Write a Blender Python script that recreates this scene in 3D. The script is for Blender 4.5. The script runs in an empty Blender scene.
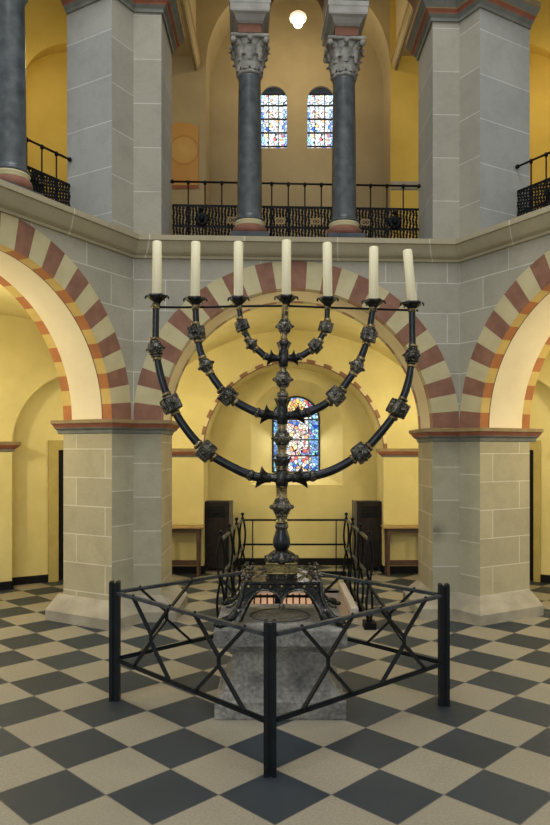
import bpy, math, random
from mathutils import Vector, Matrix
random.seed(7)
R = math.radians
sc = bpy.context.scene
col = sc.collection

# ------------------------------------------------------------------ camera, light, exposure
EYE = 1.64
FPX = 700.0
cd = bpy.data.cameras.new('camera')
cam = bpy.data.objects.new('camera', cd); col.objects.link(cam)
cam.location = (0, 0, EYE); cam.rotation_euler = (R(90), 0, 0)
cd.sensor_fit = 'VERTICAL'; cd.sensor_height = 36; cd.sensor_width = 24
cd.lens = FPX / 825 * 36; cd.shift_y = 37.5 / 825; cd.clip_end = 100
sc.camera = cam
sc.view_settings.view_transform = 'Standard'
try: sc.view_settings.look = 'None'
except Exception: pass
sc.view_settings.gamma = 1; sc.view_settings.use_curve_mapping = False
sc.view_settings.exposure = 0.0

wd = bpy.data.worlds.new('world'); sc.world = wd; wd.use_nodes = True
wd.node_tree.nodes['Background'].inputs[0].default_value = (0.97, 0.98, 1.0, 1)
wd.node_tree.nodes['Background'].inputs[1].default_value = 0.55

def area(name, loc, target, size, energy, color):
    l = bpy.data.lights.new(name, 'AREA'); l.energy = energy; l.size = size; l.color = color
    o = bpy.data.objects.new(name, l); col.objects.link(o); o.location = loc
    o.rotation_euler = (Vector(target) - Vector(loc)).to_track_quat('-Z', 'Y').to_euler()
    return o
def lamp(name, loc, energy, color=(1, .72, .36), rad=.12):
    l = bpy.data.lights.new(name, 'POINT'); l.energy = energy; l.color = color; l.shadow_soft_size = rad
    o = bpy.data.objects.new(name, l); col.objects.link(o); o.location = loc
    return o
WARM = (1, .89, .64)
area('clerestory_daylight', (0.0, 3.0, 10.5), (0.2, 4.6, 0), 4.5, 460, (.97, .98, 1))
area('aisle_window_daylight', (.31, 10.2, 1.95), (.31, 9.0, .4), .5, 7, (1, .97, .95))
area('nave_side_fill', (-2.0, -4.5, 4.4), (0.4, 7, 2.4), 4.0, 215, (.93, .97, 1))  # added, unseen area light, set low to brighten the central arch soffit
lamp('aisle_lamp_left', (-1.33, 8.0, 2.3), 35, WARM)
lamp('aisle_lamp_right', (1.80, 8.0, 2.3), 35, WARM)
lamp('aisle_lamp_far_left', (-3.6, 6.2, 2.4), 88, WARM)
lamp('aisle_lamp_far_right', (4.05, 6.3, 2.4), 88, WARM)
lamp('gallery_lamp_left', (-2.3, 7.75, 5.9), 22, (1, .80, .42))
lamp('gallery_lamp_right', (2.75, 7.95, 5.9), 26, (1, .80, .42))
lamp('crypt_lamp', (0.15, 8.75, -0.75), 22, (1, .66, .45))

# ------------------------------------------------------------------ materials
def new_mat(name):
    m = bpy.data.materials.new(name); m.use_nodes = True
    return m, m.node_tree.nodes, m.node_tree.links, m.node_tree.nodes['Principled BSDF']
def rgba(c): return (c[0], c[1], c[2], 1)
def s2l(r, g, b):
    f = lambda c: (c/255/12.92) if c/255 <= .04045 else ((c/255+.055)/1.055)**2.4
    return (f(r), f(g), f(b))
def mixc(N, L, fac, a, b):
    m = N.new('ShaderNodeMix'); m.data_type = 'RGBA'
    for i, x in ((0, fac), (6, a), (7, b)):
        if hasattr(x, 'is_output'): L.new(x, m.inputs[i])
        else: m.inputs[i].default_value = x if i == 0 else rgba(x)
    return m.outputs[2]
def mth(N, L, op, a, b=None, c=None):
    m = N.new('ShaderNodeMath'); m.operation = op
    for i, x in enumerate((a, b, c)):
        if x is None: continue
        if hasattr(x, 'is_output'): L.new(x, m.inputs[i])
        else: m.inputs[i].default_value = x
    return m.outputs[0]
def noise(N, L, scale, detail=4, vec=None, rough=.55):
    n = N.new('ShaderNodeTexNoise'); n.inputs['Scale'].default_value = scale
    n.inputs['Detail'].default_value = detail; n.inputs['Roughness'].default_value = rough
    if vec is None:
        t = N.new('ShaderNodeTexCoord'); vec = t.outputs['Object']
    L.new(vec, n.inputs['Vector'])
    return n.outputs['Fac']
def ramp(N, L, fac, stops, interp='LINEAR'):
    r = N.new('ShaderNodeValToRGB'); r.color_ramp.interpolation = interp
    els = r.color_ramp.elements
    while len(els) < len(stops): els.new(.5)
    for e, (p, c) in zip(els, stops): e.position = p; e.color = rgba(c)
    L.new(fac, r.inputs[0]); return r.outputs[0]
def bump(N, L, P, h, s=.2, d=.02):
    b = N.new('ShaderNodeBump'); b.inputs['Strength'].default_value = s; b.inputs['Distance'].default_value = d
    L.new(h, b.inputs['Height']); L.new(b.outputs[0], P.inputs['Normal'])

def mottled(name, a, b, scale=6, rough=.8, metal=0, bs=.15, lo=.35, hi=.65, bscale=None, spec=.5):
    m, N, L, P = new_mat(name); P.inputs['Specular IOR Level'].default_value = spec
    f = noise(N, L, scale, 6)
    L.new(ramp(N, L, f, ((lo, a), (hi, b))), P.inputs['Base Color'])
    P.inputs['Roughness'].default_value = rough; P.inputs['Metallic'].default_value = metal
    if bs: bump(N, L, P, noise(N, L, bscale or scale*6, 4), bs)
    return m
def ashlar(name, a, b, mortar, w, h, ms=.0055):
    m, N, L, P = new_mat(name)
    t = N.new('ShaderNodeTexCoord')
    br = N.new('ShaderNodeTexBrick'); L.new(t.outputs['UV'], br.inputs['Vector'])
    br.inputs['Scale'].default_value = 1; br.inputs['Brick Width'].default_value = w; br.inputs['Row Height'].default_value = h
    br.inputs['Mortar Size'].default_value = ms; br.inputs['Mortar Smooth'].default_value = .2; br.inputs['Bias'].default_value = 0
    br.inputs['Color1'].default_value = rgba(a); br.inputs['Color2'].default_value = rgba(b); br.inputs['Mortar'].default_value = rgba(mortar)
    f = noise(N, L, 3.5, 8, rough=.7)
    st = ramp(N, L, f, ((.45, (0, 0, 0)), (.75, (.45, .45, .45))))
    c = mixc(N, L, st, br.outputs['Color'], tuple(x*.66 for x in a))
    g = noise(N, L, 75, 4)
    c = mixc(N, L, ramp(N, L, g, ((.5, (0, 0, 0)), (.8, (.35, .35, .35)))), c, tuple(min(1, x*1.3) for x in b))
    L.new(c, P.inputs['Base Color']); P.inputs['Roughness'].default_value = .85; P.inputs['Specular IOR Level'].default_value = .3
    bump(N, L, P, g, .2, .01)
    return m
STA, STB, MOR = (.315, .30, .232), (.365, .345, .268), (.52, .51, .43)
M = {}
M['spandrel'] = ashlar('grey_ashlar', STA, STB, MOR, .62, .30)
M['jamb'] = ashlar('pier_jamb_ashlar', (.38, .34, .22), (.45, .40, .255), (.6, .57, .44), .75, .275)
M['strip'] = ashlar('pier_face_ashlar', (.325, .308, .215), (.37, .35, .245), (.54, .52, .42), .9, .33)
M['upjamb'] = ashlar('upper_pier_jamb_ashlar', (.34, .345, .31), (.39, .39, .345), (.58, .6, .58), 3.0, .43, .0045)
M['upstrip'] = ashlar('upper_pier_face_ashlar', STA, STB, MOR, .9, .43, .0045)
M['string'] = ashlar('string_course_stone', (.34, .298, .19), (.385, .34, .22), (.58, .55, .45), .95, 8.0, .006)
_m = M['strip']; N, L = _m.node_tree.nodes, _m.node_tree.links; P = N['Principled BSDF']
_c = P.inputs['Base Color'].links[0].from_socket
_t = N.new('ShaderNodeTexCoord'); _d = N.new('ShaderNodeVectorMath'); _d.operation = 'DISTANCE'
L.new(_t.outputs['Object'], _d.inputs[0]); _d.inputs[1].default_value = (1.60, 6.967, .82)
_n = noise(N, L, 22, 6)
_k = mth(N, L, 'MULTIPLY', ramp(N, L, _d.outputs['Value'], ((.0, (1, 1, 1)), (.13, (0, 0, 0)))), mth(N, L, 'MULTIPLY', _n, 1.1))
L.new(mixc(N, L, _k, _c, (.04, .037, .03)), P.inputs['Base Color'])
M['plinth'] = mottled('plinth_stone', (.26, .235, .175), (.37, .335, .25), 4, .85)
M['red'] = mottled('red_sandstone', (.19, .088, .055), (.255, .125, .076), 7, .85)
M['cream'] = mottled('cream_voussoir_stone', (.45, .395, .215), (.52, .46, .265), 5, .85)
M['quoin_red'] = mottled('lamplit_orange_red', (.33, .115, .028), (.40, .145, .036), 6, .8)  # red voussoir stone in the side arches, warm lamplight mixed into the colour
M['quoin_pink'] = mottled('painted_dull_pink', (.30, .15, .09), (.36, .19, .12), 6, .8)
M['bandcream'] = mottled('painted_pale_band', (.60, .50, .25), (.68, .57, .30), 5, .85)
M['dash'] = mottled('painted_brown_dash', (.22, .105, .055), (.27, .135, .075), 6, .8)
M['quoin_cream'] = mottled('lamplit_ochre_cream', (.50, .345, .09), (.57, .40, .115), 6, .8)  # cream voussoir stone again, the lamps' yellow put into its colour
M['plaster'] = mottled('soffit_plaster', (.70, .60, .39), (.77, .67, .45), 2, .9, bs=.05)
M['line'] = mottled('dark_painted_line', (.10, .04, .02), (.13, .05, .03), 9, .8)
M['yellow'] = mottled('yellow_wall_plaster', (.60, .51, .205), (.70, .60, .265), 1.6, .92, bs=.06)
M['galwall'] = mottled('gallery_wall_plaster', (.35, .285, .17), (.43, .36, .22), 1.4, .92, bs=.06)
M['gallamplit'] = mottled('gallery_lamplit_plaster', (.52, .37, .075), (.62, .45, .105), 1.6, .92, bs=.06)  # gallery plaster with the lamps' strong yellow put into the colour
M['ochre'] = mottled('ochre_stone', (.38, .30, .09), (.45, .36, .12), 4, .88)
M['trimtop'] = mottled('impost_brown', (.22, .15, .065), (.28, .20, .09), 8, .8)
M['trimred'] = mottled('impost_red', (.26, .085, .045), (.33, .115, .062), 8, .8)
M['trimblue'] = mottled('impost_blue_grey', (.15, .155, .13), (.20, .205, .17), 8, .8)
M['skirt'] = mottled('black_skirting', (.003, .003, .0035), (.007, .007, .007), 6, .6, spec=.2)
M['basered'] = mottled('base_red_stone', (.17, .07, .042), (.23, .10, .06), 8, .85)
M['column'] = mottled('dark_marble', (.036, .045, .048), (.085, .098, .10), 9, .38, bs=.03)
M['capital'] = mottled('capital_stone', (.17, .16, .138), (.36, .345, .30), 14, .85, bs=.6)
M['imposts'] = mottled('impost_stone', (.27, .26, .225), (.36, .345, .30), 7, .85)
M['dark'] = mottled('dark_spandrel_stone', (.03, .036, .042), (.06, .068, .075), 6, .8)
M['browns'] = mottled('brown_arch_stone', (.13, .06, .03), (.24, .13, .07), 6, .85)
M['iron'] = mottled('black_wrought_iron', (.002, .0022, .0025), (.005, .0055, .006), 20, .5, 0, bs=.05, spec=.15)
M['fence'] = mottled('black_lacquered_steel', (.003, .005, .006), (.007, .010, .012), 10, .5, 0, bs=.03, spec=.22)
M['steel'] = mottled('highlit_steel', (.03, .037, .042), (.07, .08, .085), 14, .4, .3, bs=.04, spec=.4)  # highlights along the rails put into this lighter, bluish steel colour
M['lead'] = mottled('window_lead', (.012, .013, .016), (.02, .02, .024), 10, .6)
M['wax'] = mottled('ivory_wax', (.74, .67, .43), (.80, .73, .49), 3, .45, bs=.02)
M['wood'] = mottled('brown_wood', (.055, .024, .012), (.09, .04, .02), 10, .55)
M['tabletop'] = mottled('light_wood_top', (.30, .20, .07), (.38, .26, .10), 8, .5)
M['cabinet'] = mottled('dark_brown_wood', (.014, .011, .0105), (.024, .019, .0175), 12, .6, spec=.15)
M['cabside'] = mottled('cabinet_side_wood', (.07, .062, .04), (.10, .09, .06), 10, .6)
M['white'] = mottled('white_plaster', (.40, .35, .30), (.48, .43, .37), 4, .9)
M['step'] = mottled('stair_stone', (.20, .15, .12), (.28, .21, .17), 5, .85)

def bronze(name, dark, gold, lo, hi, rough=.38, scale=70):
    m, N, L, P = new_mat(name)
    f = noise(N, L, scale, 5); g = noise(N, L, 12, 3)
    c = ramp(N, L, mth(N, L, 'ADD', mth(N, L, 'MULTIPLY', f, .6), mth(N, L, 'MULTIPLY', g, .4)), ((lo, dark), (hi, gold)))
    L.new(c, P.inputs['Base Color']); P.inputs['Metallic'].default_value = .75; P.inputs['Roughness'].default_value = rough
    bump(N, L, P, f, .35, .008)
    return m
M['bronze'] = bronze('dark_bronze', (.014, .015, .0155), (.085, .085, .075), .46, .68, .3)
M['gilt'] = bronze('gilded_bronze', (.035, .03, .02), (.34, .26, .12), .42, .58)
M['knob'] = bronze('chased_bronze', (.015, .0155, .015), (.27, .25, .19), .44, .66, .36, 110)
M['brass'] = bronze('old_brass', (.07, .06, .022), (.24, .19, .07), .4, .6, .5)
m, N, L, P = new_mat('blue_black_enamel'); M['tube'] = m
L.new(ramp(N, L, noise(N, L, 25, 3), ((.35, (.009, .011, .0125)), (.7, (.022, .026, .028)))), P.inputs['Base Color'])
P.inputs['Metallic'].default_value = .55; P.inputs['Roughness'].default_value = .3

# weathered pedestal stone
m, N, L, P = new_mat('weathered_grey_stone'); M['pedestal'] = m
f = noise(N, L, 5, 8, rough=.65); g = noise(N, L, 38, 5)
c = ramp(N, L, mth(N, L, 'ADD', mth(N, L, 'MULTIPLY', f, .65), mth(N, L, 'MULTIPLY', g, .35)),
         ((.36, (.085, .084, .077)), (.5, (.19, .185, .16)), (.64, (.36, .345, .295))))
L.new(c, P.inputs['Base Color']); P.inputs['Roughness'].default_value = .85
bump(N, L, P, g, .5, .02)

# diagonal chequer of dark and light stone tiles
m, N, L, P = new_mat('chequer_stone_tiles'); M['tiles'] = m
t = N.new('ShaderNodeTexCoord'); sp = N.new('ShaderNodeSeparateXYZ'); L.new(t.outputs['Object'], sp.inputs[0])
TD = .536; TY = 3.865
yy = mth(N, L, 'SUBTRACT', sp.outputs[1], TY)
ca = mth(N, L, 'ADD', mth(N, L, 'DIVIDE', mth(N, L, 'ADD', sp.outputs[0], yy), TD), 100.5)
cb = mth(N, L, 'ADD', mth(N, L, 'DIVIDE', mth(N, L, 'SUBTRACT', yy, sp.outputs[0]), TD), 100.5)
fa, fb = mth(N, L, 'FLOOR', ca), mth(N, L, 'FLOOR', cb)
par = mth(N, L, 'MODULO', mth(N, L, 'ADD', fa, fb), 2.0)
cv = N.new('ShaderNodeCombineXYZ'); L.new(fa, cv.inputs[0]); L.new(fb, cv.inputs[1])
wn = N.new('ShaderNodeTexWhiteNoise'); wn.noise_dimensions = '2D'; L.new(cv.outputs[0], wn.inputs['Vector'])
rnd = wn.outputs['Value']
n1 = noise(N, L, 3.2, 6); n2 = noise(N, L, 90, 3)
lightc = mixc(N, L, n1, (.185, .163, .112), (.275, .245, .175))
lightc = mixc(N, L, ramp(N, L, n2, ((.4, (0, 0, 0)), (.75, (.8, .8, .8)))), lightc, (.36, .335, .26))
darkc = mixc(N, L, n1, (.010, .016, .022), (.026, .036, .045))
darkc = mixc(N, L, mth(N, L, 'MULTIPLY', rnd, .5), darkc, (.030, .042, .052))
lightc = mixc(N, L, mth(N, L, 'MULTIPLY', rnd, .3), lightc, (.24, .21, .145))
base = mixc(N, L, par, darkc, lightc)
ed = lambda v: mth(N, L, 'MINIMUM', mth(N, L, 'FRACT', v), mth(N, L, 'SUBTRACT', 1.0, mth(N, L, 'FRACT', v)))
edge = mth(N, L, 'LESS_THAN', mth(N, L, 'MINIMUM', ed(ca), ed(cb)), .009)
base = mixc(N, L, mth(N, L, 'MULTIPLY', edge, .6), base, (.13, .115, .085))
L.new(base, P.inputs['Base Color'])
L.new(mth(N, L, 'MULTIPLY_ADD', n1, .25, .42), P.inputs['Roughness'])
bump(N, L, P, n2, .06, .01)

# stained glass: coloured pieces in lead, lit from outside
def stained(name, strength, scale, u_half, border, pale=0):
    m, N, L, P = new_mat(name); N.remove(P)
    t = N.new('ShaderNodeTexCoord'); uv = t.outputs['UV']
    v = N.new('ShaderNodeTexVoronoi'); v.inputs['Scale'].default_value = scale; L.new(uv, v.inputs['Vector'])
    ve = N.new('ShaderNodeTexVoronoi'); ve.feature = 'DISTANCE_TO_EDGE'; ve.inputs['Scale'].default_value = scale; L.new(uv, ve.inputs['Vector'])
    s = N.new('ShaderNodeSeparateColor'); L.new(v.outputs['Color'], s.inputs[0])
    blues = ramp(N, L, s.outputs[0], ((0, (.02, .08, .45)), (.25, (.05, .25, .8)), (.45, (.2, .6, 1)), (.6, (.02, .12, .55)), (.75, (.25, .75, .85)), (.9, (.75, .9, 1))), 'CONSTANT')
    figs = ramp(N, L, s.outputs[1], ((0, (1, .95, .85)), (.28, (.9, .42, .1)), (.40, (.95, .85, .75)), (.55, (.75, .12, .12)), (.63, (.35, .6, .95)), (.72, (.95, .6, .6)), (.82, (.05, .15, .6)), (.9, (.95, .75, .3))), 'CONSTANT')
    su = N.new('ShaderNodeSeparateXYZ'); L.new(uv, su.inputs[0])
    au = mth(N, L, 'ABSOLUTE', su.outputs[0])
    fac = mth(N, L, 'LESS_THAN', mth(N, L, 'ADD', au, mth(N, L, 'MULTIPLY', s.outputs[2], u_half*.25)), border)
    c = mixc(N, L, fac, blues, figs)
    if border > .2:
        dh = N.new('ShaderNodeVectorMath'); dh.operation = 'DISTANCE'; L.new(uv, dh.inputs[0]); dh.inputs[1].default_value = (0, 2.27, 0)
        halo = mth(N, L, 'LESS_THAN', mth(N, L, 'ADD', dh.outputs['Value'], mth(N, L, 'MULTIPLY', s.outputs[0], .04)), .14)
        c = mixc(N, L, halo, c, ramp(N, L, s.outputs[1], ((0, (1, .72, .15)), (.4, (.95, .45, .06)), (.6, (1, .9, .5)), (.8, (.8, .25, .05))), 'CONSTANT'))
    if pale: c = mixc(N, L, mth(N, L, 'MULTIPLY', s.outputs[2], pale), c, (.8, .95, 1))
    lead = mth(N, L, 'LESS_THAN', ve.outputs['Distance'], .055)
    c = mixc(N, L, lead, c, (.004, .005, .008))
    e = N.new('ShaderNodeEmission'); L.new(c, e.inputs[0]); e.inputs[1].default_value = strength
    L.new(e.outputs[0], N['Material Output'].inputs[0])
    return m
M['glass_big'] = stained('stained_glass', 1.25, 22, .34, .25, .3)
M['glass_small'] = stained('stained_glass_gallery', 1.7, 22, .2, .15, .95)

m, N, L, P = new_mat('fresco_paint'); M['fresco'] = m
t = N.new('ShaderNodeTexCoord'); uv = t.outputs['UV']
ln = N.new('ShaderNodeVectorMath'); ln.operation = 'DISTANCE'; L.new(uv, ln.inputs[0]); ln.inputs[1].default_value = (.03, .47, 0)
ring = ramp(N, L, ln.outputs['Value'], ((0, (.66, .48, .19)), (.175, (.58, .38, .13)), (.19, (.36, .17, .06)), (.205, (.56, .33, .11))))
f = noise(N, L, 9, 6)
c = mixc(N, L, mth(N, L, 'MULTIPLY', f, .6), ring, (.50, .24, .07))
L.new(c, P.inputs['Base Color']); P.inputs['Roughness'].default_value = .9

def emit(name, c, s):
    m, N, L, P = new_mat(name)
    P.inputs['Base Color'].default_value = rgba(c); P.inputs['Emission Color'].default_value = rgba(c); P.inputs['Emission Strength'].default_value = s
    return m
M['bulb'] = emit('lit_opal_glass', (1, .9, .62), 6)
M['opal'] = emit('opal_glass_rim', (.95, .85, .6), .9)

# ------------------------------------------------------------------ mesh builder
class MB:
    def __init__(s): s.v, s.f, s.uv, s.mi, s.sm = [], [], [], [], []
    def face(s, pts, mat=0, uv=None, smooth=False):
        i = len(s.v); s.v += [tuple(p) for p in pts]; s.f.append(tuple(range(i, i+len(pts))))
        s.uv.append(uv or [(0, 0)]*len(pts)); s.mi.append(mat); s.sm.append(smooth)
    def grid(s, rows, mat=0, close=True, caps=False, smooth=True):
        b = len(s.v); n = len(rows[0])
        for r in rows: s.v += [tuple(p) for p in r]
        for i in range(len(rows)-1):
            for j in range(n if close else n-1):
                k = (j+1) % n
                s.f.append((b+i*n+j, b+i*n+k, b+(i+1)*n+k, b+(i+1)*n+j)); s.uv.append([(0, 0)]*4); s.mi.append(mat); s.sm.append(smooth)
        if caps:
            for f in (tuple(b+j for j in reversed(range(n))), tuple(b+(len(rows)-1)*n+j for j in range(n))):
                s.f.append(f); s.uv.append([(0, 0)]*n); s.mi.append(mat); s.sm.append(False)
    def box(s, x0, x1, y0, y1, z0, z1, mat=0, bev=0):
        if bev:
            b = bev
            def rect(z, i): return [(x0+i, y0+i, z), (x1-i, y0+i, z), (x1-i, y1-i, z), (x0+i, y1-i, z)]
            s.grid([rect(z0, b), rect(z0+b, 0), rect(z1-b, 0), rect(z1, b)], mat, True, True, False); return
        s.grid([[(x0, y0, z), (x1, y0, z), (x1, y1, z), (x0, y1, z)] for z in (z0, z1)], mat, True, True, False)
    def lathe(s, prof, cx=0, cy=0, n=20, mat=0, lob=0, la=0, caps=True, mtx=None, smooth=True, sx=1, sy=1):
        rows = []
        for p in prof:
            r, z = p[0], p[1]; a = p[2] if len(p) > 2 else la
            row = []
            for j in range(n):
                t = 2*math.pi*j/n
                rr = r*(1+a*math.cos(lob*t)) if lob else r
                q = Vector((rr*math.cos(t)*sx, rr*math.sin(t)*sy, z))
                if mtx is not None: q = mtx @ q
                row.append((q.x+cx, q.y+cy, q.z))
            rows.append(row)
        s.grid(rows, mat, True, caps, smooth)
    def tube(s, pts, r, n=10, mat=0, caps=True, lob=None, up=None):
        pts = [Vector(p) for p in pts]; rows = []
        rr = r if isinstance(r, (list, tuple)) else [r]*len(pts)
        prev = None
        for i, p in enumerate(pts):
            d = (pts[min(i+1, len(pts)-1)] - pts[max(i-1, 0)]).normalized()
            a = prev if prev is not None else (up or (Vector((0, 1, 0)) if abs(d.y) < .9 else Vector((1, 0, 0))))
            e1 = (a - d*a.dot(d)).normalized(); e2 = d.cross(e1); prev = e1
            row = []
            for j in range(n):
                t = 2*math.pi*j/n; k = rr[i]
                if lob: k *= 1+lob[i]*math.cos(4*t)
                row.append(p + e1*math.cos(t)*k + e2*math.sin(t)*k)
            rows.append(row)
        s.grid(rows, mat, True, caps, True)
    def bar(s, a, b, w, h, mat=0, up=(0, 0, 1)):
        a, b = Vector(a), Vector(b); d = (b-a).normalized(); u = Vector(up)
        if abs(d.dot(u)) > .95: u = Vector((1, 0, 0))
        e1 = d.cross(u).normalized(); e2 = e1.cross(d)
        s.grid([[p+e1*x*w/2+e2*y*h/2 for x, y in ((-1, -1), (1, -1), (1, 1), (-1, 1))] for p in (a, b)], mat, True, True, False)
    def ball(s, c, r, n=12, m=8, mat=0, sc3=(1, 1, 1), mtx=None):
        rows = []
        for i in range(m+1):
            ph = math.pi*(i/m-.5); ph = max(min(ph, 1.56), -1.56)
            row = []
            for j in range(n):
                t = 2*math.pi*j/n
                q = Vector((r*math.cos(ph)*math.cos(t)*sc3[0], r*math.cos(ph)*math.sin(t)*sc3[1], r*math.sin(ph)*sc3[2]))
                if mtx is not None: q = mtx @ q
                row.append((q.x+c[0], q.y+c[1], q.z+c[2]))
            rows.append(row)
        s.grid(rows, mat, True, True, True)
    def build(s, name, mats, parent=None, origin=None):
        if not isinstance(mats, (list, tuple)): mats = [mats]
        me = bpy.data.meshes.new(name)
        o = origin or (0, 0, 0)
        me.from_pydata([(p[0]-o[0], p[1]-o[1], p[2]-o[2]) for p in s.v], [], s.f)
        ul = me.uv_layers.new(name='UVMap'); flat = []
        for u in s.uv:
            for q in u: flat += [q[0], q[1]]
        ul.data.foreach_set('uv', flat)
        for mm in mats: me.materials.append(M[mm])
        me.polygons.foreach_set('material_index', s.mi); me.polygons.foreach_set('use_smooth', s.sm)
        me.update()
        ob = bpy.data.objects.new(name, me); col.objects.link(ob)
        if parent is not None: ob.parent = parent
        ob.location = o
        return ob
def structure(o): o['kind'] = 'structure'; return o
def tag(o, label, cat, group=None):
    o['label'] = label; o['category'] = cat
    if group: o['group'] = group
    return o
def thing(name, label, cat, loc=(0, 0, 0), rz=0, group=None):
    o = bpy.data.objects.new(name, None); col.objects.link(o); o.location = loc; o.rotation_euler = (0, 0, rz)
    return tag(o, label, cat, group)
def copy_tree(o, parent=None):
    c = o.copy(); col.objects.link(c)
    if parent is not None: c.parent = parent
    for ch in [q for q in bpy.data.objects if q.parent == o]: copy_tree(ch, c)
    return c

# ------------------------------------------------------------------ plan of the octagon
CL, CR = Vector((-1.379, 6.82)), Vector((1.84, 6.98))
WC = (CR-CL).length
class Frame:
    def __init__(s, o, u, n): s.o, s.u, s.n = Vector(o), Vector(u), Vector(n)
    def xy(s, u, d=0): return s.o + s.u*u + s.n*d
    def p(s, u, d, z): q = s.xy(u, d); return (q.x, q.y, z)
C60, S60 = .5, .8660254
FC = Frame(CL, (CR-CL).normalized(), (0, 1))
FL = Frame(CL, (-C60, -S60), (-S60, C60))
FR = Frame(CR, (C60, -S60), (S60, C60))
TH = .70
ZL, ZR = 1.93, 1.855          # springing at the left and right pier
ZT = 3.51                     # underside of the string course
SL, SR = .27, .27
SLL = .30

def arcade(name, F, W, s0, s1, z0, z1, TH=TH):
    mb = MB(); mats = ['spandrel', 'red', 'cream', 'plaster', 'line', 'yellow'] + (['quoin_pink', 'cream'] if name == 'wall_center' else ['quoin_red', 'quoin_cream'])
    uc = (s0+W-s1)/2; r = (W-s0-s1)/2; RR = r+.27
    zs = lambda u: z0+(z1-z0)*(u/W)
    NST, SUB = 29, 3
    P = lambda th, rad, d: F.p(uc+rad*math.cos(th), d, zs(uc+rad*math.cos(th))+rad*math.sin(th))
    q = .115
    for i in range(NST):
        for k in range(SUB):
            a, b = math.pi*(i+k/SUB)/NST, math.pi*(i+(k+1)/SUB)/NST
            m = 1 if i % 2 == 0 else 2
            mb.face([P(a, r, 0), P(a, RR, 0), P(b, RR, 0), P(b, r, 0)], m)
            mb.face([P(a, r, 0), P(b, r, 0), P(b, r, q), P(a, r, q)], m+5)
            mb.face([P(a, r, q), P(b, r, q), P(b, r, q+.012), P(a, r, q+.012)], 4)
            mb.face([P(a, r, q+.012), P(b, r, q+.012), P(b, r, TH-q), P(a, r, TH-q)], 3)
            mb.face([P(a, r, TH-q), P(b, r, TH-q), P(b, r, TH), P(a, r, TH)], m+5)
            ua, ub = uc+RR*math.cos(a), uc+RR*math.cos(b)
            za, zb = P(a, RR, 0)[2], P(b, RR, 0)[2]
            mb.face([F.p(ua, 0, za), F.p(ua, 0, ZT+.02), F.p(ub, 0, ZT+.02), F.p(ub, 0, zb)], 0, [(ua, za), (ua, ZT+.02), (ub, ZT+.02), (ub, zb)])
            ua, ub = uc+r*math.cos(a), uc+r*math.cos(b); za, zb = P(a, r, 0)[2], P(b, r, 0)[2]
            mb.face([F.p(ua, TH, za), F.p(ua, TH, ZT+.15), F.p(ub, TH, ZT+.15), F.p(ub, TH, zb)], 5)
    # what is left between the ring and the two ends of the wall
    for ue, us in ((0, uc-RR), (W, uc+RR)):
        if abs(ue-us) > .002:
            mb.face([F.p(ue, 0, zs(ue)), F.p(us, 0, zs(us)), F.p(us, 0, ZT+.02), F.p(ue, 0, ZT+.02)], 0, [(ue, zs(ue)), (us, zs(us)), (us, ZT), (ue, ZT)])
    for u0_, u1_ in ((0, uc-r), (uc+r, W)):
        mb.face([F.p(u0_, TH, zs(u0_)), F.p(u1_, TH, zs(u1_)), F.p(u1_, TH, ZT+.15), F.p(u0_, TH, ZT+.15)], 5)
    return structure(mb.build(name, mats))
arcade('wall_center', FC, WC, SL, SR, ZL, ZR)
arcade('wall_left', FL, 3.22, SLL, .27, ZL, ZL, .635)
arcade('wall_right', FR, 3.22, SR, .27, ZR, ZR)

def sweep(mb, path, prof, mats, close_ends=True):
    """moulding along a plan path; profile = (projection to the right of travel, z)"""
    pts = [Vector(p) for p in path]; n = len(pts); offs = []
    for i in range(n):
        ns = []
        if i > 0: d = (pts[i]-pts[i-1]).normalized(); ns.append(Vector((d.y, -d.x)))
        if i < n-1: d = (pts[i+1]-pts[i]).normalized(); ns.append(Vector((d.y, -d.x)))
        if len(ns) == 2: mmm = (ns[0]+ns[1]); mmm = mmm/(mmm.length_squared/2) if mmm.length_squared > .05 else ns[0]; offs.append(mmm)
        else: offs.append(ns[0])
    ln = [0]
    for i in range(1, n): ln.append(ln[-1]+(pts[i]-pts[i-1]).length)
    vl = [0]
    for k in range(1, len(prof)): vl.append(vl[-1]+math.hypot(prof[k][0]-prof[k-1][0], prof[k][1]-prof[k-1][1]))
    Q = lambda i, k: (pts[i].x+offs[i].x*prof[k][0], pts[i].y+offs[i].y*prof[k][0], prof[k][1])
    for i in range(n-1):
        for k in range(len(prof)-1):
            mb.face([Q(i, k), Q(i+1, k), Q(i+1, k+1), Q(i, k+1)], mats[k], [(ln[i], vl[k]+1), (ln[i+1], vl[k]+1), (ln[i+1], vl[k+1]+1), (ln[i], vl[k+1]+1)])
    if close_ends:
        for i in (0, n-1): mb.face([Q(i, k) for k in range(len(prof))], mats[0])

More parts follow.
